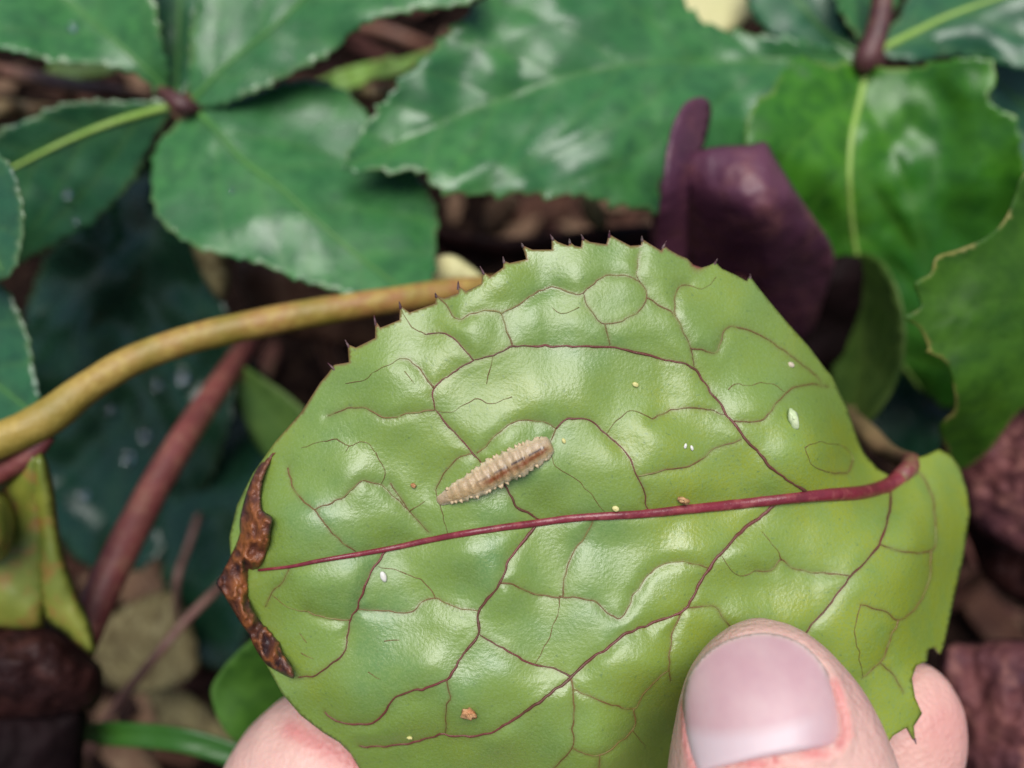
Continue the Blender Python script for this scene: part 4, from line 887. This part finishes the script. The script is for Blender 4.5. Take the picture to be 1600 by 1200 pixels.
    mesh_obj('thumb_nail', P(uv[:, 0], uv[:, 1], nd_), fc, m, rt, {'lunula': lun, 'free': free}, thick=.0005)
NAIL = [(1078,1052),(1100,1024),(1130,1003),(1165,992),(1200,989),(1235,997),(1265,1015),(1290,1045),(1306,1080),(1316,1115),(1320,1145),(1308,1166),(1270,1174),(1220,1182),(1170,1192),(1120,1203),(1090,1208),(1078,1185),(1070,1150),(1066,1105),(1069,1075)]
hand()

# ------------------------------------------------------------------ dew on the low leaves
def water():
    m, nt, b, o = newmat('water'); b.inputs['Base Color'].default_value = (.9, .95, 1, 1); b.inputs['Roughness'].default_value = .02
    b.inputs['Transmission Weight'].default_value = 1; b.inputs['IOR'].default_value = 1.33; return m

M['water'] = water()
def drop(u, v, rpx, li, label, group=None):
    d = LEAFD[li][1](u, v) - rpx * .0001; c = P(u, v, d); rr = rpx * d / F; V = []; Fc = []; nu, nv = 14, 8
    for i in range(nv + 1):
        th = math.pi * i / nv
        for j in range(nu):
            ph = 2 * math.pi * j / nu
            V.append(c + rr * (math.sin(th) * math.cos(ph) * RGT + math.sin(th) * math.sin(ph) * UPV * 1.1 - math.cos(th) * FWD * .6))
    for i in range(nv):
        for j in range(nu): q = i * nu + j; t_ = i * nu + (j + 1) % nu; Fc.append((q, q + nu, t_ + nu, t_))
    o = mesh_obj('water_drop', V, Fc, M['water']); tag(o, label, 'water drop', group)
for u, v, r_ in ((225, 680, 9), (200, 715, 9), (130, 775, 8), (170, 640, 6), (245, 600, 8), (285, 590, 10)):
    drop(u, v, r_, 5, 'clear water drop on the deep blue-green leaflet behind the yellow stem', 'drops on the shaded leaflet')
drop(112, 42, 7, 0, 'water drop on the upper leaflet left of the purple joint')
drop(103, 303, 8, 3, 'larger water drop low on the leaflet with the bright yellow-green rib')
drop(118, 345, 5, 3, 'smaller water drop at the bottom edge of the bright-ribbed leaflet')
drop(362, 298, 4, 4, 'tiny water drop on the scalloped leaflet above the yellow stem')
dryleaf('long maroon withered leaf in the shade above the toothed edge of the held leaf', [(680, 360), (780, 372), (900, 360), (1030, 352), (1040, 392), (900, 412), (760, 408), (690, 392)], [(680, 360, .150), (1030, 352, .145), (1040, 392, .148), (690, 392, .155)], M['sepal_brown'], seed=12)
dryleaf('tan curled leaf scrap below the teeth of the long serrated leaflet', [(905, 310), (930, 302), (950, 345), (935, 362), (915, 340)], [(905, 310, .150), (950, 345, .146), (915, 345, .150)], M['dry'], seed=13)
dryleaf('pinkish brown leaf scrap leaning beside the tan curled scrap', [(760, 318), (800, 300), (812, 320), (780, 368), (756, 360)], [(760, 318, .155), (812, 320, .150), (770, 365, .156)], M['scrap_tan'], seed=14)

# ------------------------------------------------------------------ litter on the soil
lit_group = 'dry leaf scraps on the soil'
def scraps():
    protos = []
    for k in range(7):
        n = 14; a_ = np.linspace(0, 2 * np.pi, n, endpoint=False); rr = 1 + .35 * RNG.normal(0, 1, n) * .6; asp = RNG.uniform(.12, .45)
        ring = np.stack([np.cos(a_) * rr, np.sin(a_) * rr * asp], 1)
        V = [(0, 0, .25)]; Fc = []
        for q in (.5, 1.0):
            for i in range(n): x, y = ring[i] * q; V.append((x, y, .35 * (x * x * .5 + RNG.normal(0, .14)) + .12))
        for i in range(n):
            j = (i + 1) % n; Fc.append((0, 1 + i, 1 + j)); Fc.append((1 + i, 1 + n + i, 1 + n + j, 1 + j))
        protos.append((np.array(V), Fc))
    mats = [M['scrap_brown'], M['scrap_tan'], M['scrap_brown'], M['scrap_rust'], M['scrap_brown'], M['scrap_tan'], M['scrap_dark']]
    meshes = []
    for k, (V, Fc) in enumerate(protos):
        me = bpy.data.meshes.new('dry_scrap'); me.from_pydata((V * .009).tolist(), [], Fc); me.materials.append(mats[k])
        me.polygons.foreach_set('use_smooth', np.ones(len(me.polygons), bool)); meshes.append(me)
    spots = []
    zones = [((480, 10, 700, 180), 16), ((680, 290, 1060, 440), 22), ((360, 400, 620, 620), 10), ((150, 880, 420, 1190), 14), ((1480, 820, 1600, 1010), 8), ((0, 100, 240, 180), 6), ((1380, 600, 1500, 720), 5), ((0, 700, 300, 1000), 8)]
    for (x0, y0, x1, y1), c in zones:
        for _ in range(c):
            u, v = random.uniform(x0, x1), random.uniform(y0, y1); g = P(u, v, gd(u, v)); k = random.randrange(7)
            o = bpy.data.objects.new('dry_scrap', meshes[k]); COL.objects.link(o)
            o.location = (g[0], g[1], .003 + random.uniform(0, .004)); o.rotation_euler = (random.uniform(-.35, .35), random.uniform(-.35, .35), random.uniform(0, 6.28)); s_ = random.uniform(.6, 1.5); o.scale = (s_, s_, s_)
            m = o.modifiers.new('thickness', 'SOLIDIFY'); m.thickness = .0004
            nm = {0: 'brown', 1: 'pale tan', 2: 'brown', 3: 'rust coloured', 4: 'brown', 5: 'pale tan', 6: 'dark brown'}[k]
            tag(o, nm + ' dry leaf scrap among the litter on the soil', 'dry leaf', lit_group)
scraps()
for o in list(bpy.data.objects):
    if '_loc' in o: del o['_loc']
